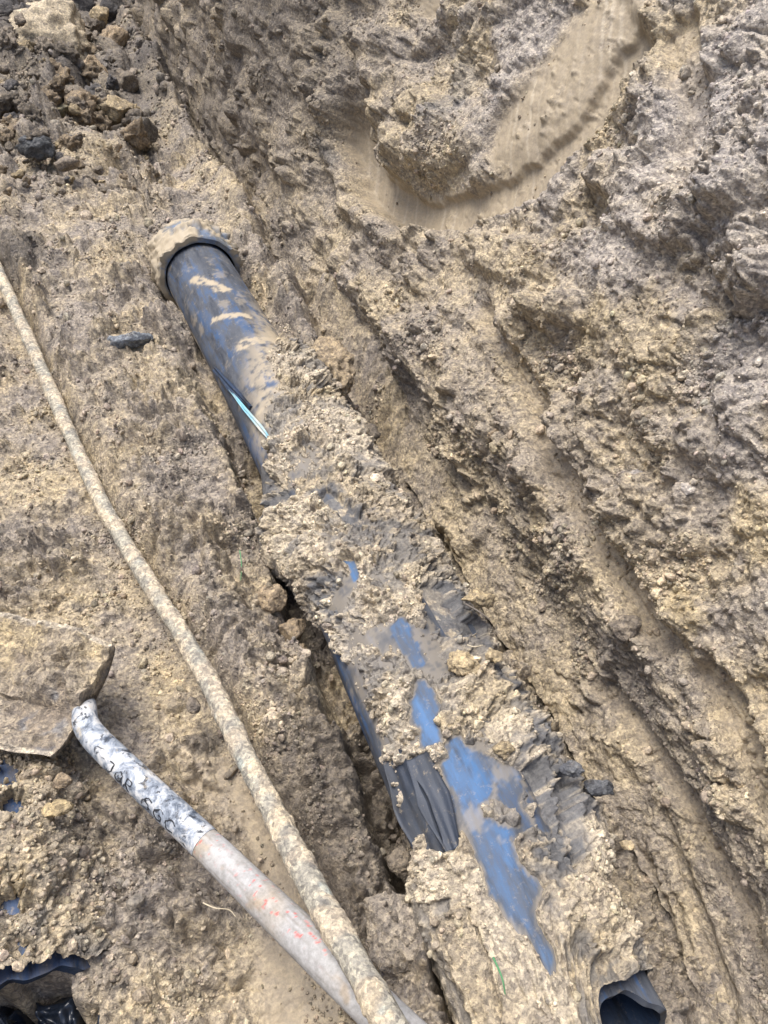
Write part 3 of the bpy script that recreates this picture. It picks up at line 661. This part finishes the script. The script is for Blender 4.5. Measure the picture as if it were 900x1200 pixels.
# muddy rod
RC = spline(ROD, 520)
def rod_d(L, T):
    m_ = ss(fbm2(L, T * .015, .05, 4, 3), -.25, .35); l, _ = lumps(L, T * .015, .011, .6, 4)
    return m_ * (.0014 + .32 * l) + .0008 * n2(L / .01, T, 8) + .0012 * n2(L / .16, L * 0, 12)
V, F, L, T = tube(RC, np.linspace(.0124, .0132, 520), 40, rod_d)
md = ss(fbm2(L, T * .015, .05, 4, 3), -.12, .12)
cr = soil(L, T * .015, (lumps(L, T * .015, .011, .6, 4)[1] - .5), 460, grey=.2, purple=.1, dark=.06, ochre=.3)
cr = mix(cr, PALE * .95, .4 * np.ones(len(L)))
cr = mix(np.tile(np.array([.31, .29, .24]), (len(L), 1)), cr, md)
cr = mix(cr, np.array([.30, .35, .34]), ss(fbm2(L, T * .015, .03, 3, 29), .3, .5) * .5)
ROD_MUD = mud_material('rod_mud', bump=.5)
rod = obj('muddy_rod', tube_mesh('muddy_rod', V - ROD[4], F, cr), ROD_MUD, label='long thin mud-coated rod lying across the shovel handle', cat='rod', loc=ROD[4])

# shovel
def paint_material():
    m, nd, lk, bs = new_mat('scuffed_white_paint'); geo = nd.new('ShaderNodeNewGeometry')
    def noise(s, d=6.0, r=.65, dist=0.0):
        n = N(nd, 'ShaderNodeTexNoise', Scale=s, Detail=d, Roughness=r, Distortion=dist); lk.new(geo.outputs['Position'], n.inputs['Vector']); return n.outputs['Fac']
    r1 = ramp(nd, [(.37, (.05, .065, .09)), (.47, (.24, .27, .31)), (.56, (.50, .50, .49))]); lk.new(noise(42, 8.0, .7, .6), r1.inputs[0])
    r2 = ramp(nd, [(.56, (0, 0, 0)), (.61, (1, 1, 1))]); lk.new(noise(70, 7.0, .7, .8), r2.inputs[0])
    c = mixc(nd, lk, r2.outputs[0], r1.outputs[0], (.03, .035, .045))
    r3 = ramp(nd, [(.56, (0, 0, 0)), (.7, (1, 1, 1))]); lk.new(noise(26, 9.0, .75), r3.inputs[0])
    c = mixc(nd, lk, r3.outputs[0], c, (.50, .42, .29)); lk.new(c, bs.inputs['Base Color']); bs.inputs['Roughness'].default_value = .6
    n = noise(220, 4.0); bp = N(nd, 'ShaderNodeBump', Strength=.35, Distance=.001); lk.new(n, bp.inputs['Height']); lk.new(bp.outputs[0], bs.inputs['Normal'])
    return m
def wood_material():
    m, nd, lk, bs = new_mat('worn_grey_wood'); at_ = nd.new('ShaderNodeAttribute'); at_.attribute_name = 'Col'
    geo = nd.new('ShaderNodeNewGeometry'); n = N(nd, 'ShaderNodeTexNoise', Scale=150.0, Detail=6.0, Roughness=.7); lk.new(geo.outputs['Position'], n.inputs['Vector'])
    r = ramp(nd, [(.3, (.72, .71, .7)), (.65, (1.18, 1.18, 1.18))]); lk.new(n.outputs['Fac'], r.inputs[0])
    c = mixc(nd, lk, 1.0, at_.outputs['Color'], r.outputs[0], 'MULTIPLY'); lk.new(c, bs.inputs['Base Color']); bs.inputs['Roughness'].default_value = .72
    bp = N(nd, 'ShaderNodeBump', Strength=.35, Distance=.001); lk.new(n.outputs['Fac'], bp.inputs['Height']); lk.new(bp.outputs[0], bs.inputs['Normal'])
    return m
PAINT, WOOD = paint_material(), wood_material()
INK, nd_, lk_, b_ = new_mat('black_stamp_ink'); b_.inputs['Base Color'].default_value = (.012, .014, .018, 1); b_.inputs['Roughness'].default_value = .55
shovel = obj('shovel', None, label='muddy shovel with scuffed white socket and worn wooden handle with red flecks', cat='shovel', loc=HAN[0])
OS = HAN[0]
HC = spline(HAN, 700)
iS = int(np.argmin(np.linalg.norm(HC - HAN[3], axis=1)))
nb = at(98, 812, .105)     # where the socket runs into the blade
SC = spline(np.r_[[nb], HAN[:4]], 260)
Rs = np.interp(np.linspace(0, 1, 260), [0, .06, .14, .3, 1], [.0125, .014, .0148, .0152, .0180])
V, F, L, T = tube(SC, Rs, 56, lambda L, T: .0006 * fbm2(L, T * .02, .02, 3, 3))
socket = obj('socket', tube_mesh('socket', V - OS, F), PAINT, shovel)
WC = HC[max(iS - 6, 0):]
V, F, L, T = tube(WC, np.interp(np.linspace(0, 1, len(WC)), [0, .08, .5, 1], [.0171, .0179, .0196, .0198]), 56, lambda L, T: .0007 * fbm2(L * .25, T * .02, .02, 3, 5))
grain = fbm2(L * .06, T * .02, .004, 4, 9)
wc = np.tile(np.array([.31, .305, .295]), (len(L), 1)); wc = mix(wc, np.array([.20, .18, .16]), ss(grain, .0, .5) * .8); wc = mix(wc, np.array([.30, .225, .13]), ss(fbm2(L, T * .02, .12, 3, 19), .0, .35) * .55)
wc = mix(wc, np.array([.38, .375, .365]), ss(fbm2(L, T * .02, .08, 3, 39), .05, .4) * .6)
red = ss(fbm2(L, T * .02, .007, 4, 27, .65), .26, .31)
i0 = L[-1]
zonr = np.exp(-((L - .015) / .02) ** 2) + np.exp(-((L - .155) / .05) ** 2) * np.exp(-((T + .1) / .5) ** 2) * 1.3 + np.exp(-((L - .10) / .03) ** 2) * .5
wc = mix(wc, np.array([.60, .06, .05]), np.clip(red * zonr * np.exp(-(T / .9) ** 2), 0, .85))
wc = mix(wc, np.array([.28, .22, .15]), ss(fbm2(L, T * .02, .05, 4, 55), .2, .4) * .7)
obj('handle', tube_mesh('handle', V - OS, F, wc), WOOD, shovel)
# the stamped marks on the socket: two groups of three worn characters
d_, s_, u_, L_ = frames(SC)
def on_socket(l, a, lift=.0003):
    i = np.clip(np.searchsorted(L_, l), 0, len(L_) - 1); r = Rs[i] + lift
    return SC[i] + s_[i] * (math.sin(a) * r) + u_[i] * (math.cos(a) * r)
iA = int(np.argmin(np.linalg.norm(SC - HAN[1], axis=1))); LA, LB = L_[iA], L_[-1]
GL = {'J': [[(.2, 1), (.8, 1), (.75, .3), (.4, 0), (.1, .25)]], 'O': [[(.5, 1), (.1, .6), (.3, .05), (.8, .2), (.85, .75), (.5, 1)]],
      'R': [[(.1, 0), (.2, 1)], [(.2, 1), (.75, .95), (.75, .6), (.2, .5), (.8, 0)]], 'S': [[(.85, .9), (.4, 1), (.2, .7), (.7, .45), (.7, .1), (.15, .05)]],
      'G': [[(.85, .85), (.45, 1), (.1, .55), (.35, .05), (.8, .15), (.8, .5), (.5, .5)]], 'C': [[(.9, .8), (.5, 1), (.1, .6), (.3, .05), (.85, .15)]]}
for word, f0, f1 in (('JOR', .26, .50), ('SGC', .58, .86)):
    for k, ch in enumerate(word):
        bmv, bmf = [], []
        for st in GL[ch]:
            p = spline(np.array([(a, b, 0) for a, b in st]), 24)
            pts = []
            for a, b, _ in p:
                l = LA + (LB - LA) * (f0 + (f1 - f0) * (k + a * .8) / 3); pts.append(on_socket(l, 1.30 - .78 * b))
            pts = np.array(pts); dd = np.gradient(pts, axis=0); dd /= np.linalg.norm(dd, axis=1, keepdims=True) + 1e-9
            up = pts - SC[[int(np.argmin(np.linalg.norm(SC - q, axis=1))) for q in pts]]; up /= np.linalg.norm(up, axis=1, keepdims=True)
            sd2 = np.cross(dd, up); wv = (.0009 * np.clip(.35 + np.asarray(n2(np.linspace(0, 4, 24) + 3 * k, np.zeros(24), 7)) * 1.1 + .3, .05, 1))[:, None]
            b0 = len(bmv); n_ = len(pts)
            for a_, lift in ((-1, -.001), (-1, .0003), (1, .0003), (1, -.001)): bmv.extend((pts + sd2 * wv * a_ + up * lift).tolist())
            for q in range(n_ - 1):
                for e in range(3): bmf.append((b0 + e * n_ + q, b0 + e * n_ + q + 1, b0 + (e + 1) * n_ + q + 1, b0 + (e + 1) * n_ + q))
        me = bpy.data.meshes.new('stamped_character'); me.from_pydata((np.array(bmv) - OS).tolist(), [], bmf); me.update()
        obj('stamped_character', me, INK, socket)
# blade
PAc, PBc = at(139, 764, .142), at(66, 893, .122)
PM = (PAc + PBc) / 2; ax_b = PAc - PBc; wb = np.linalg.norm(ax_b); ax_b = ax_b / wb
fw = np.array([ax_b[1] * -1, ax_b[0], 0]); fw /= np.linalg.norm(fw)
if fw[0] > 0: fw = -fw
fw = fw + np.array([0, 0, -.06]); fw /= np.linalg.norm(fw)
nrmb = np.cross(ax_b, fw); nrmb *= np.sign(nrmb[2])
nu, nv = 150, 110
u = np.linspace(-.014, .30, nu); v = np.linspace(-1, 1, nv)
U, Vv = np.meshgrid(u, v, indexing='ij'); U = U.ravel(); Vv = Vv.ravel()
half = wb / 2 * np.where(U < .2, 1 + .10 * ss(U, 0, .06), 1.10 * np.sqrt(np.clip(1 - ((U - .2) / .1001) ** 2, 0.0004, 1)))
fl_ = np.clip(-U / .014, 0, 1)                       # rear tread folded down
Uc = np.maximum(U, 0) + .003 * (1 - fl_) * 0
hgt = .020 * (np.abs(Vv) ** 3) - .005 * fl_ - .002 - .01 * ss(U, .0, .2) * (1 - np.abs(Vv)) + .022 * np.exp(-(Vv / .20) ** 2) * (1 - ss(U, .02, .14)) * (1 - fl_)
hc, tint = crumble(U, Vv * wb / 2, 951)
mud_on = ss(fbm2(U, Vv * .09, .06, 4, 4) + .25 * (Vv > -.2) - .2 * ss(np.abs(Vv), .9, 1), -.2, .25) * (1 - fl_)
hm = mud_on * (.002 + .42 * hc) + mud_on * .022 * np.exp(-((U - .05) / .045) ** 2 - ((Vv - .35) / .35) ** 2)
def bladeV(h): return PM + fw * Uc[:, None] + ax_b * (Vv * half)[:, None] + nrmb * h[:, None]
cb = soil(U, Vv * .09, tint, 470, grey=.4, purple=.1, dark=.08, ochre=.35)
cb = mix(np.tile(np.array([.24, .20, .155]), (len(U), 1)), cb, mud_on); cb = mix(cb, np.array([.16, .17, .19]), (1 - mud_on) * ss(fbm2(U, Vv * .09, .03, 3, 7), .1, .4) * .7)
cb = mix(cb, PALE, ss(np.abs(Vv), .90, .93) * .8)
Vt = bladeV(hgt + hm); Vb = bladeV(hgt - .0022); n = nu * nv; Fg = grid_faces(nu, nv)
rimi = np.r_[np.arange(nv), nv - 1 + nv * np.arange(1, nu), (nu - 1) * nv + np.arange(nv - 2, -1, -1), nv * np.arange(nu - 2, 0, -1)]; rj = np.roll(rimi, -1)
Vall = np.r_[Vt, Vb]
fn = np.cross(Vt[Fg[0, 2]] - Vt[Fg[0, 0]], Vt[Fg[0, 3]] - Vt[Fg[0, 1]])
Fa = np.r_[Fg, Fg[:, ::-1] + n, np.c_[rimi, rimi + n, rj + n, rj]]
if (np.cross(Vt[Fg[8000, 2]] - Vt[Fg[8000, 0]], Vt[Fg[8000, 3]] - Vt[Fg[8000, 1]]))[2] < 0: Fa = Fa[:, ::-1]
bme = mesh_np('blade', Vall - OS, Fa, np.r_[cb, cb]); bme.set_sharp_from_angle(angle=math.radians(38))
obj('blade', bme, MUD, shovel, label='mud-covered steel blade with bare pale edges')

# ------------------------------------------------------------------ clods
def ico(level):
    bm = bmesh.new(); bmesh.ops.create_icosphere(bm, subdivisions=level, radius=1.0)
    bm.verts.ensure_lookup_table(); V = np.array([v.co[:] for v in bm.verts]); F = np.array([[v.index for v in f.verts] for f in bm.faces]); bm.free(); return V, F
ICO = {k: ico(k) for k in (2, 3, 4, 5, 6)}
def clod_mesh(name, seed, level, size, colr, facets=9, rough=1.0, tilt=0.0):
    r_ = np.random.default_rng(seed); V, F = ICO[level]; P = V.copy()
    for _ in range(facets):
        n = r_.normal(size=3); n /= np.linalg.norm(n); d = .48 + .36 * r_.random(); e = P @ n - d
        P = P - np.outer(np.maximum(e, 0) * .92, n)
    q = P.astype(f32) + seed * 1.37
    P = P * (1 + .22 * fbm3(q, .9, 3, seed))[:, None]
    mx = float(max(size)); px_ = (P * np.array(size)).astype(f32) + seed
    h = min(.012, .3 * mx) * fbm3(px_, .022, 4, seed + 5, .65) * rough + .20 * mx * fbm3(px_, mx * .38, 5, seed + 9, .68) * rough
    nr = V / np.linalg.norm(V, axis=1, keepdims=True)
    W_ = P * np.array(size) + nr * h[:, None]
    ft = fbm3(px_, mx * .5, 4, seed + 20, .6); c = np.tile(np.asarray(colr), (len(V), 1)) * (1 + .35 * ft)[:, None]
    c = mix(c, GREYB * .8, ss(fbm3(px_, mx * .8, 3, seed + 30), .15, .45) * .4)
    me = bpy.data.meshes.new(name)
    me = mesh_np(name, W_, F, c); return me
def place(name, px, py, z, wpx_, ratio, colr, label, cat='clod', group=None, level=4, seed=None, rz=None, flat=.75, sink=.25, facets=9, rough=1.0, on='floor'):
    """a clod whose width in the picture is wpx_, resting on the ground (or wall) there"""
    if on == 'wall':
        s, y = wpx(px, py); a = float(wang(np.array(y))); P = np.array([XB + s * math.cos(a), y, s * math.sin(a)]) + z * np.array([-math.sin(a), 0, math.cos(a)])
    else: P = at(px, py, z)
    dist = (P - CP) @ FV; w = wpx_ * dist / F_PX / 2
    seed = seed or int(px * 7 + py * 13)
    size = (w, w * ratio, w * flat)
    o = obj(name, clod_mesh(name, seed, level, size, colr, facets, rough), MUD, label=label, cat=cat, group=group)
    o.location = P; r_ = random.Random(seed); o.rotation_euler = (r_.uniform(-.3, .3), r_.uniform(-.3, .3), rz if rz is not None else -YAW + r_.uniform(-.4, .4))
    return o
g = 'clods heaped at the far end of the trench'
LT = np.array([.40, .32, .2]); BR = np.array([.27, .21, .14]); GB = np.array([.19, .16, .125]); DK = np.array([.075, .07, .068]); BG = np.array([.10, .105, .11])
ZG = zf.reshape(len(ys), len(xs))
def z_at(px, py):
    z = .12
    for _ in range(6):
        P = at(px, py, z); i = min(np.searchsorted(ys, P[1]), len(ys) - 1); j = min(np.searchsorted(xs, P[0]), len(xs) - 1); z = .5 * z + .5 * float(ZG[i, j])
    return z
CL = [(60, 44, 104, .9, np.array([.47, .40, .29]), 'largest pale tan clod in the top left corner of the trench', 5, .5),
      (117, 22, 27, 1, LT * .95, 'small rounded tan clod perched between the large pale clod and the wall', 4, .9),
      (133, 45, 42, 1.1, BR * 1.15, 'flat faced brown clod leaning against the far end of the wall', 4, .8),
      (97, 8, 44, .9, DK, 'black lump of soil right of the largest pale clod', 4, .8),
      (133, 8, 34, 1.2, DK * .8, 'black lump of soil tight against the wall at the top edge', 4, .9),
      (10, 14, 44, .9, DK, 'black lump of soil left of the largest pale clod', 4, .8),
      (106, 86, 46, .8, BR * 1.3, 'blocky light brown clod in the middle of the far heap', 4, .8),
      (146, 100, 40, .9, GB, 'grey brown clod touching the wall above the tan crumbled clod', 4, .8),
      (136, 128, 44, .85, LT * .85, 'crumbled tan clod near the wall, above the smooth dark one', 4, .75),
      (165, 158, 42, 1.0, np.array([.13, .115, .095]), 'smooth dark grey clod at the foot of the wall', 4, .9),
      (95, 118, 46, .9, BR * 1.05, 'broad brown clod below the blocky light brown one', 4, .75),
      (42, 172, 44, .7, BG * .9, 'dark grey wet clod with a pale straw beside it', 4, .7),
      (70, 130, 26, .9, np.array([.2, .18, .12]), 'small olive brown clod in the far heap', 3, .8),
      (12, 105, 30, .9, GB, 'grey clod at the left edge below the black lump', 3, .8),
      (80, 192, 30, .55, GB * 1.3, 'low brown clod below the dark wet clod', 3, .6),
      (125, 222, 22, .7, GB * .8, 'dark flat clod on the pale floor beyond the collar', 3, .6)]
for px, py, w, ra, c, lab, lv, flt in CL:
    o_ = place('soil_clod', px, py, z_at(px, py) + .02, w, ra, c, lab, group=g, level=lv, flat=flt)
    if lv == 5: o_.rotation_euler = (math.radians(42), .1, -YAW + .3)
pal = [LT * .7, BR * .95, GB * .95, GB * .75, BR * .8, GB * 1.1, BR * .65, DK * 1.4]
cnt = 0
rr_ = random.Random(3)
while cnt < 120:
    px, py = rr_.uniform(-5, 185), rr_.uniform(20, 225)
    if px > 135 + (py - 60) * .45 or px > 120 + py * .35: continue
    w = rr_.choice([rr_.uniform(10, 22), rr_.uniform(18, 38)]) * (1.0 if py < 170 else .5); k = rr_.choice(pal); tone = 'black' if k[0] < .12 else 'grey brown' if k[0] < .18 else 'dull brown' if k[0] < .26 else 'light tan'
    place('soil_clod', px, py, z_at(px, py) + .006 + w * .0006, w, rr_.uniform(.7, 1), k, ('large ' if w > 24 else 'small ') + tone + ' lump of soil in the loose heap at the far end', group=('large ' if w > 24 else 'small ') + tone + ' lumps in the far heap', level=4 if w > 20 else 3, flat=rr_.uniform(.6, .95), facets=12, rough=2.2)
    cnt += 1
CRV, CRC, CRL = (.10, .11, .125), GB, LT
ONE = [('soil_slab', 466, 1090, .085, 84, 1.05, np.array([.30, .26, .21]), 'flat grey brown slab of soil propped beside the near end of the pipe', 5, .42, 5),
       ('clay_fragment', 153, 400, .10, 52, .42, np.array([.19, .21, .235]), 'blue grey curled fragment lying alone on soil left of the pipe', 4, .5, 6),
       ('soil_clod', 192, 382, .075, 30, .8, BR * 1.1, 'flat brown clod against the left side of the pipe below the collar', 4, .6, 9),
       ('soil_clod', 422, 512, .05, 44, .8, GB * .8, 'dark clod lodged in the gap between pipe and wall', 4, .8, 9),
       ('soil_clod', 75, 915, .125, 26, .8, BR * 1.2, 'small brown clod just below the rear corner of the shovel blade', 4, .8, 9),
       ('soil_clod', 68, 946, .125, 40, .7, np.array([.42, .33, .19]), 'ochre flat clod on the ground below the shovel blade', 4, .5, 9),
       ('soil_clod', 227, 826, .085, 22, 1, GB * 1.2, 'small clod touching the left side of the rod', 3, .8, 9),
       ('soil_clod', 345, 735, .045, 34, 1, BR, 'upper brown clod in the hollow under the left flank of the pipe', 4, .9, 9),
       ('soil_clod', 352, 770, .03, 30, 1.1, BR * .9, 'lower brown clod in the hollow under the left flank of the pipe', 4, .9, 9),
       ('soil_clod', 318, 700, .07, 38, .9, BR * 1.15, 'rounded brown clod beneath the overhanging mud crust', 4, .8, 9),
       ('soil_clod', 466, 1010, .04, 34, 1, GB * 1.2, 'greyish clod in the gap above the flat slab', 4, .8, 9),
       ('soil_clod', 417, 1085, .06, 22, 1, GB * 1.1, 'small clod between the rod and the flat slab', 3, .9, 9)]
for nm, px, py, z, w, ra, c, lab, lv, flt, fc in ONE: place(nm, px, py, z, w, ra, c, lab, cat='slab' if nm == 'soil_slab' else 'clod' if nm == 'soil_clod' else 'fragment', level=lv, flat=flt, facets=fc)
# slab of crust leaning into the wall right of the pipe
place('soil_slab', 392, 425, .10, 95, .55, np.array([.34, .27, .18]), 'long crumbly slab leaning against the wall beside the pipe', cat='slab', level=5, flat=.45, rz=math.radians(75), rough=1.6)
for px, py, w, c, lab in ((812, 577, 24, PURP * 1.2, 'round pale grey lump stuck on the wall right of the long tooth groove'), (752, 95, 20, PALE, 'pale crumb topping the rubble beside the bucket scrape'), (586, 512, 20, BR, 'brown lump at the left lip of the tooth groove'),
                          (742, 735, 40, GB * 1.1, 'grey brown lump blocking the lower end of the long tooth groove'), (752, 560, 22, PURP, 'dull lump stuck above the long tooth groove')):
    place('soil_clod', px, py, .012, w, .9, c, lab, on='wall', level=4, rough=1.6)
for px, py, z, w, c, lab in ((562, 700, .155, 40, LT, 'crumbly tan clod sitting on the right shoulder of the pipe above the twig'), (545, 778, .165, 46, LT * 1.1, 'pale crumbly clod on the crown of the pipe between blue patches'), (672, 900, .15, 30, CLAY, 'blue grey clay lump on the right shoulder of the pipe'),
                             (702, 922, .13, 34, CLAY * .8, 'dark clay lump at the right edge of the mud crust'), (577, 770, .16, 24, LT, 'small tan clod right of the pale crumbly one'), (590, 880, .16, 26, LT * .9, 'small tan clod on the pipe above the largest blue patch'), (735, 990, .12, 20, LT, 'small tan clod at the right edge of the crust near the wall')):
    place('soil_clod', px, py, z, w, .8, c, lab, level=4, rough=1.7, flat=.6)

# ------------------------------------------------------------------ straws, twig, root, grass
def plain(name, c, r=.6):
    m, nd, lk, bs = new_mat(name); n = N(nd, 'ShaderNodeTexNoise', Scale=200.0, Detail=4.0); rp = ramp(nd, [(.3, tuple(x * .6 for x in c)), (.7, tuple(min(1, x * 1.25) for x in c))])
    lk.new(n.outputs['Fac'], rp.inputs[0]); lk.new(rp.outputs[0], bs.inputs['Base Color']); bs.inputs['Roughness'].default_value = r; return m
STRAW, GREEN, TWIG, ROOTM = plain('dry_straw', (.45, .38, .22)), plain('green_blade', (.07, .22, .09)), plain('dark_twig', (.12, .10, .08)), plain('pale_root', (.5, .43, .3))
def strand(name, pts, r, mat, label, cat, group=None):
    P = np.array([at(*p) for p in pts]); C = spline(P, 24); V, F, L, T = tube(C, np.linspace(r, r * .5, 24), 6)
    obj(name, tube_mesh(name, V - P[0], F), mat, label=label, cat=cat, group=group, loc=P[0])
strand('twig', [(546, 708, .165), (560, 716, .17), (575, 727, .165)], .0016, TWIG, 'thin dark twig sticking out of the crust near the wall', 'twig')
strand('grass_blade', [(281, 645, .098), (283, 662, .1), (282, 680, .098)], .0010, GREEN, 'green grass blade on the soil left of the mud crust', 'grass blade')
strand('grass_blade', [(578, 1122, .182), (588, 1145, .186), (592, 1165, .18)], .0012, GREEN, 'green grass blade in the mud slab on the near end of the pipe', 'grass blade')
strand('root', [(238, 1058, .115), (252, 1064, .12), (268, 1066, .115), (276, 1074, .115)], .0008, ROOTM, 'thin pale root beside the wooden shovel handle', 'root')
strand('straw', [(28, 183, .14), (38, 180, .17), (52, 190, .15)], .002, STRAW, 'pale straw beside the dark wet clod in the far heap', 'straw')
strand('straw', [(548, 756, .17), (556, 758, .175), (566, 756, .17)], .001, ROOTM, 'tiny pale stalk beside the crumbly clod on the pipe', 'straw')

# ------------------------------------------------------------------ loose crumbs: uncountable, instanced on points
crumb_col = bpy.data.collections.new('crumb_shapes')
for k in range(7):
    Vc, Fc = ICO[3 if k < 3 else 2]; q = Vc.astype(f32) + 3.3 * k
    rc = 1 + .42 * fbm3(q, 1.1, 2, 900 + k) + .34 * fbm3(q, .5, 3, 950 + k, .7)
    me = mesh_np('crumb', Vc * rc[:, None] * np.array([1, .82 + .03 * k, .7]), Fc, None, k < 3)
    me.materials.append(CRUMB); crumb_col.objects.link(bpy.data.objects.new('crumb_shape', me))
def crumbs(name, P, C, size, label, parent=None, off=None):
    n = len(P); me = bpy.data.meshes.new(name); me.vertices.add(n); me.vertices.foreach_set('co', (P if off is None else P - off).astype(f32).ravel())
    def put(nm, ty, dt, arr):
        a = me.attributes.new(nm, ty, 'POINT'); a.data.foreach_set(dt, arr.astype(f32).ravel())
    put('rot', 'FLOAT_VECTOR', 'vector', rng.uniform(0, 6.28, (n, 3))); put('scl', 'FLOAT_VECTOR', 'vector', size[:, None] * rng.uniform(.75, 1.25, (n, 3)))
    put('tint', 'FLOAT_COLOR', 'color', np.c_[C, np.ones(n)])
    me.update()
    o = obj(name, me, None, parent, label=label, kind='stuff')
    ng = bpy.data.node_groups.new(name, 'GeometryNodeTree'); ng.interface.new_socket('Geometry', in_out='INPUT', socket_type='NodeSocketGeometry'); ng.interface.new_socket('Geometry', in_out='OUTPUT', socket_type='NodeSocketGeometry')
    gi = ng.nodes.new('NodeGroupInput'); go = ng.nodes.new('NodeGroupOutput'); ip = ng.nodes.new('GeometryNodeInstanceOnPoints')
    ci = ng.nodes.new('GeometryNodeCollectionInfo'); ci.inputs['Collection'].default_value = crumb_col; ci.inputs['Separate Children'].default_value = True; ci.inputs['Reset Children'].default_value = True
    def na(nm):
        a = ng.nodes.new('GeometryNodeInputNamedAttribute'); a.data_type = 'FLOAT_VECTOR'; a.inputs['Name'].default_value = nm; return a.outputs['Attribute']
    e = ng.nodes.new('FunctionNodeEulerToRotation'); ng.links.new(na('rot'), e.inputs[0])
    ng.links.new(gi.outputs[0], ip.inputs['Points']); ng.links.new(ci.outputs[0], ip.inputs['Instance']); ip.inputs['Pick Instance'].default_value = True
    ng.links.new(e.outputs[0], ip.inputs['Rotation']); ng.links.new(na('scl'), ip.inputs['Scale']); ng.links.new(ip.outputs[0], go.inputs[0])
    md_ = o.modifiers.new('crumbs', 'NODES'); md_.node_group = ng
    return o
def pick(V, C, wgt, n, smin, smax, pw=2.2, lift=.25):
    i = rng.choice(len(V), n, p=wgt / wgt.sum()); s = smin * (1 - rng.random(n) * (1 - (smin / smax) ** pw)) ** (-1 / pw)
    P = V[i].copy(); P[:, 2] += s * lift
    c = C[i] * rng.uniform(.75, 1.3, (n, 1)) * rng.normal(1, .018, (n, 3)); return P, np.clip(c, .02, .6), s
x, y = FLOOR_V[:, 0], FLOOR_V[:, 1]
clump = ss(fbm2(x, y, .12, 5, 1234, .65), -.05, .4) ** 1.5 + .05
w = ((x > -.5) & (x < .5) & (y > .1) & (y < 4.6)) * clump * np.clip(.35 + y, 0, 3)
P, C, s = pick(FLOOR_V, FLOOR_C, w, 30000, .0013, .011, 2.6); s *= (1 + .75 * np.maximum(P[:, 1] - 1.5, 0))
crumbs('loose_soil', P, C, s, 'loose crumbs of soil scattered over the trench floor')
s0, w0 = S, W
clump = ss(fbm2(s0, w0, .14, 5, 4321, .65), .0, .45) ** 1.5 + .04
w = ((s0 > 0) & (s0 < 1.0) & (w0 > 0) & (w0 < 4.0)) * clump * (1 - .93 * WALL_SM)
P, C, s = pick(WALL_V, WALL_C, w, 30000, .0012, .010, 2.6); a = wang(P[:, 1]); P[:, 0] -= s * .3 * np.sin(a)
crumbs('clinging_soil', P, C, s, 'crumbs of soil clinging to the trench wall')
P, C, s = pick(CRUST_V, CRUST_C, CRUST_ON ** 4 * (ss(fbm2(CRUST_V[:, 0], CRUST_V[:, 1], .06, 3, 77), -.2, .4) + .1), 3000, .0012, .008, 2.5)
crumbs('crust_crumbs', P, C, s, 'crumbs on the mud crust', pipe, OFF)
P, C, s = pick(STUMP_V, STUMP_C, STUMP_ON ** 4, 2200, .0017, .007); crumbs('crust_crumbs', P, C, s, 'crumbs on the mud crust', pp2, OFF2)
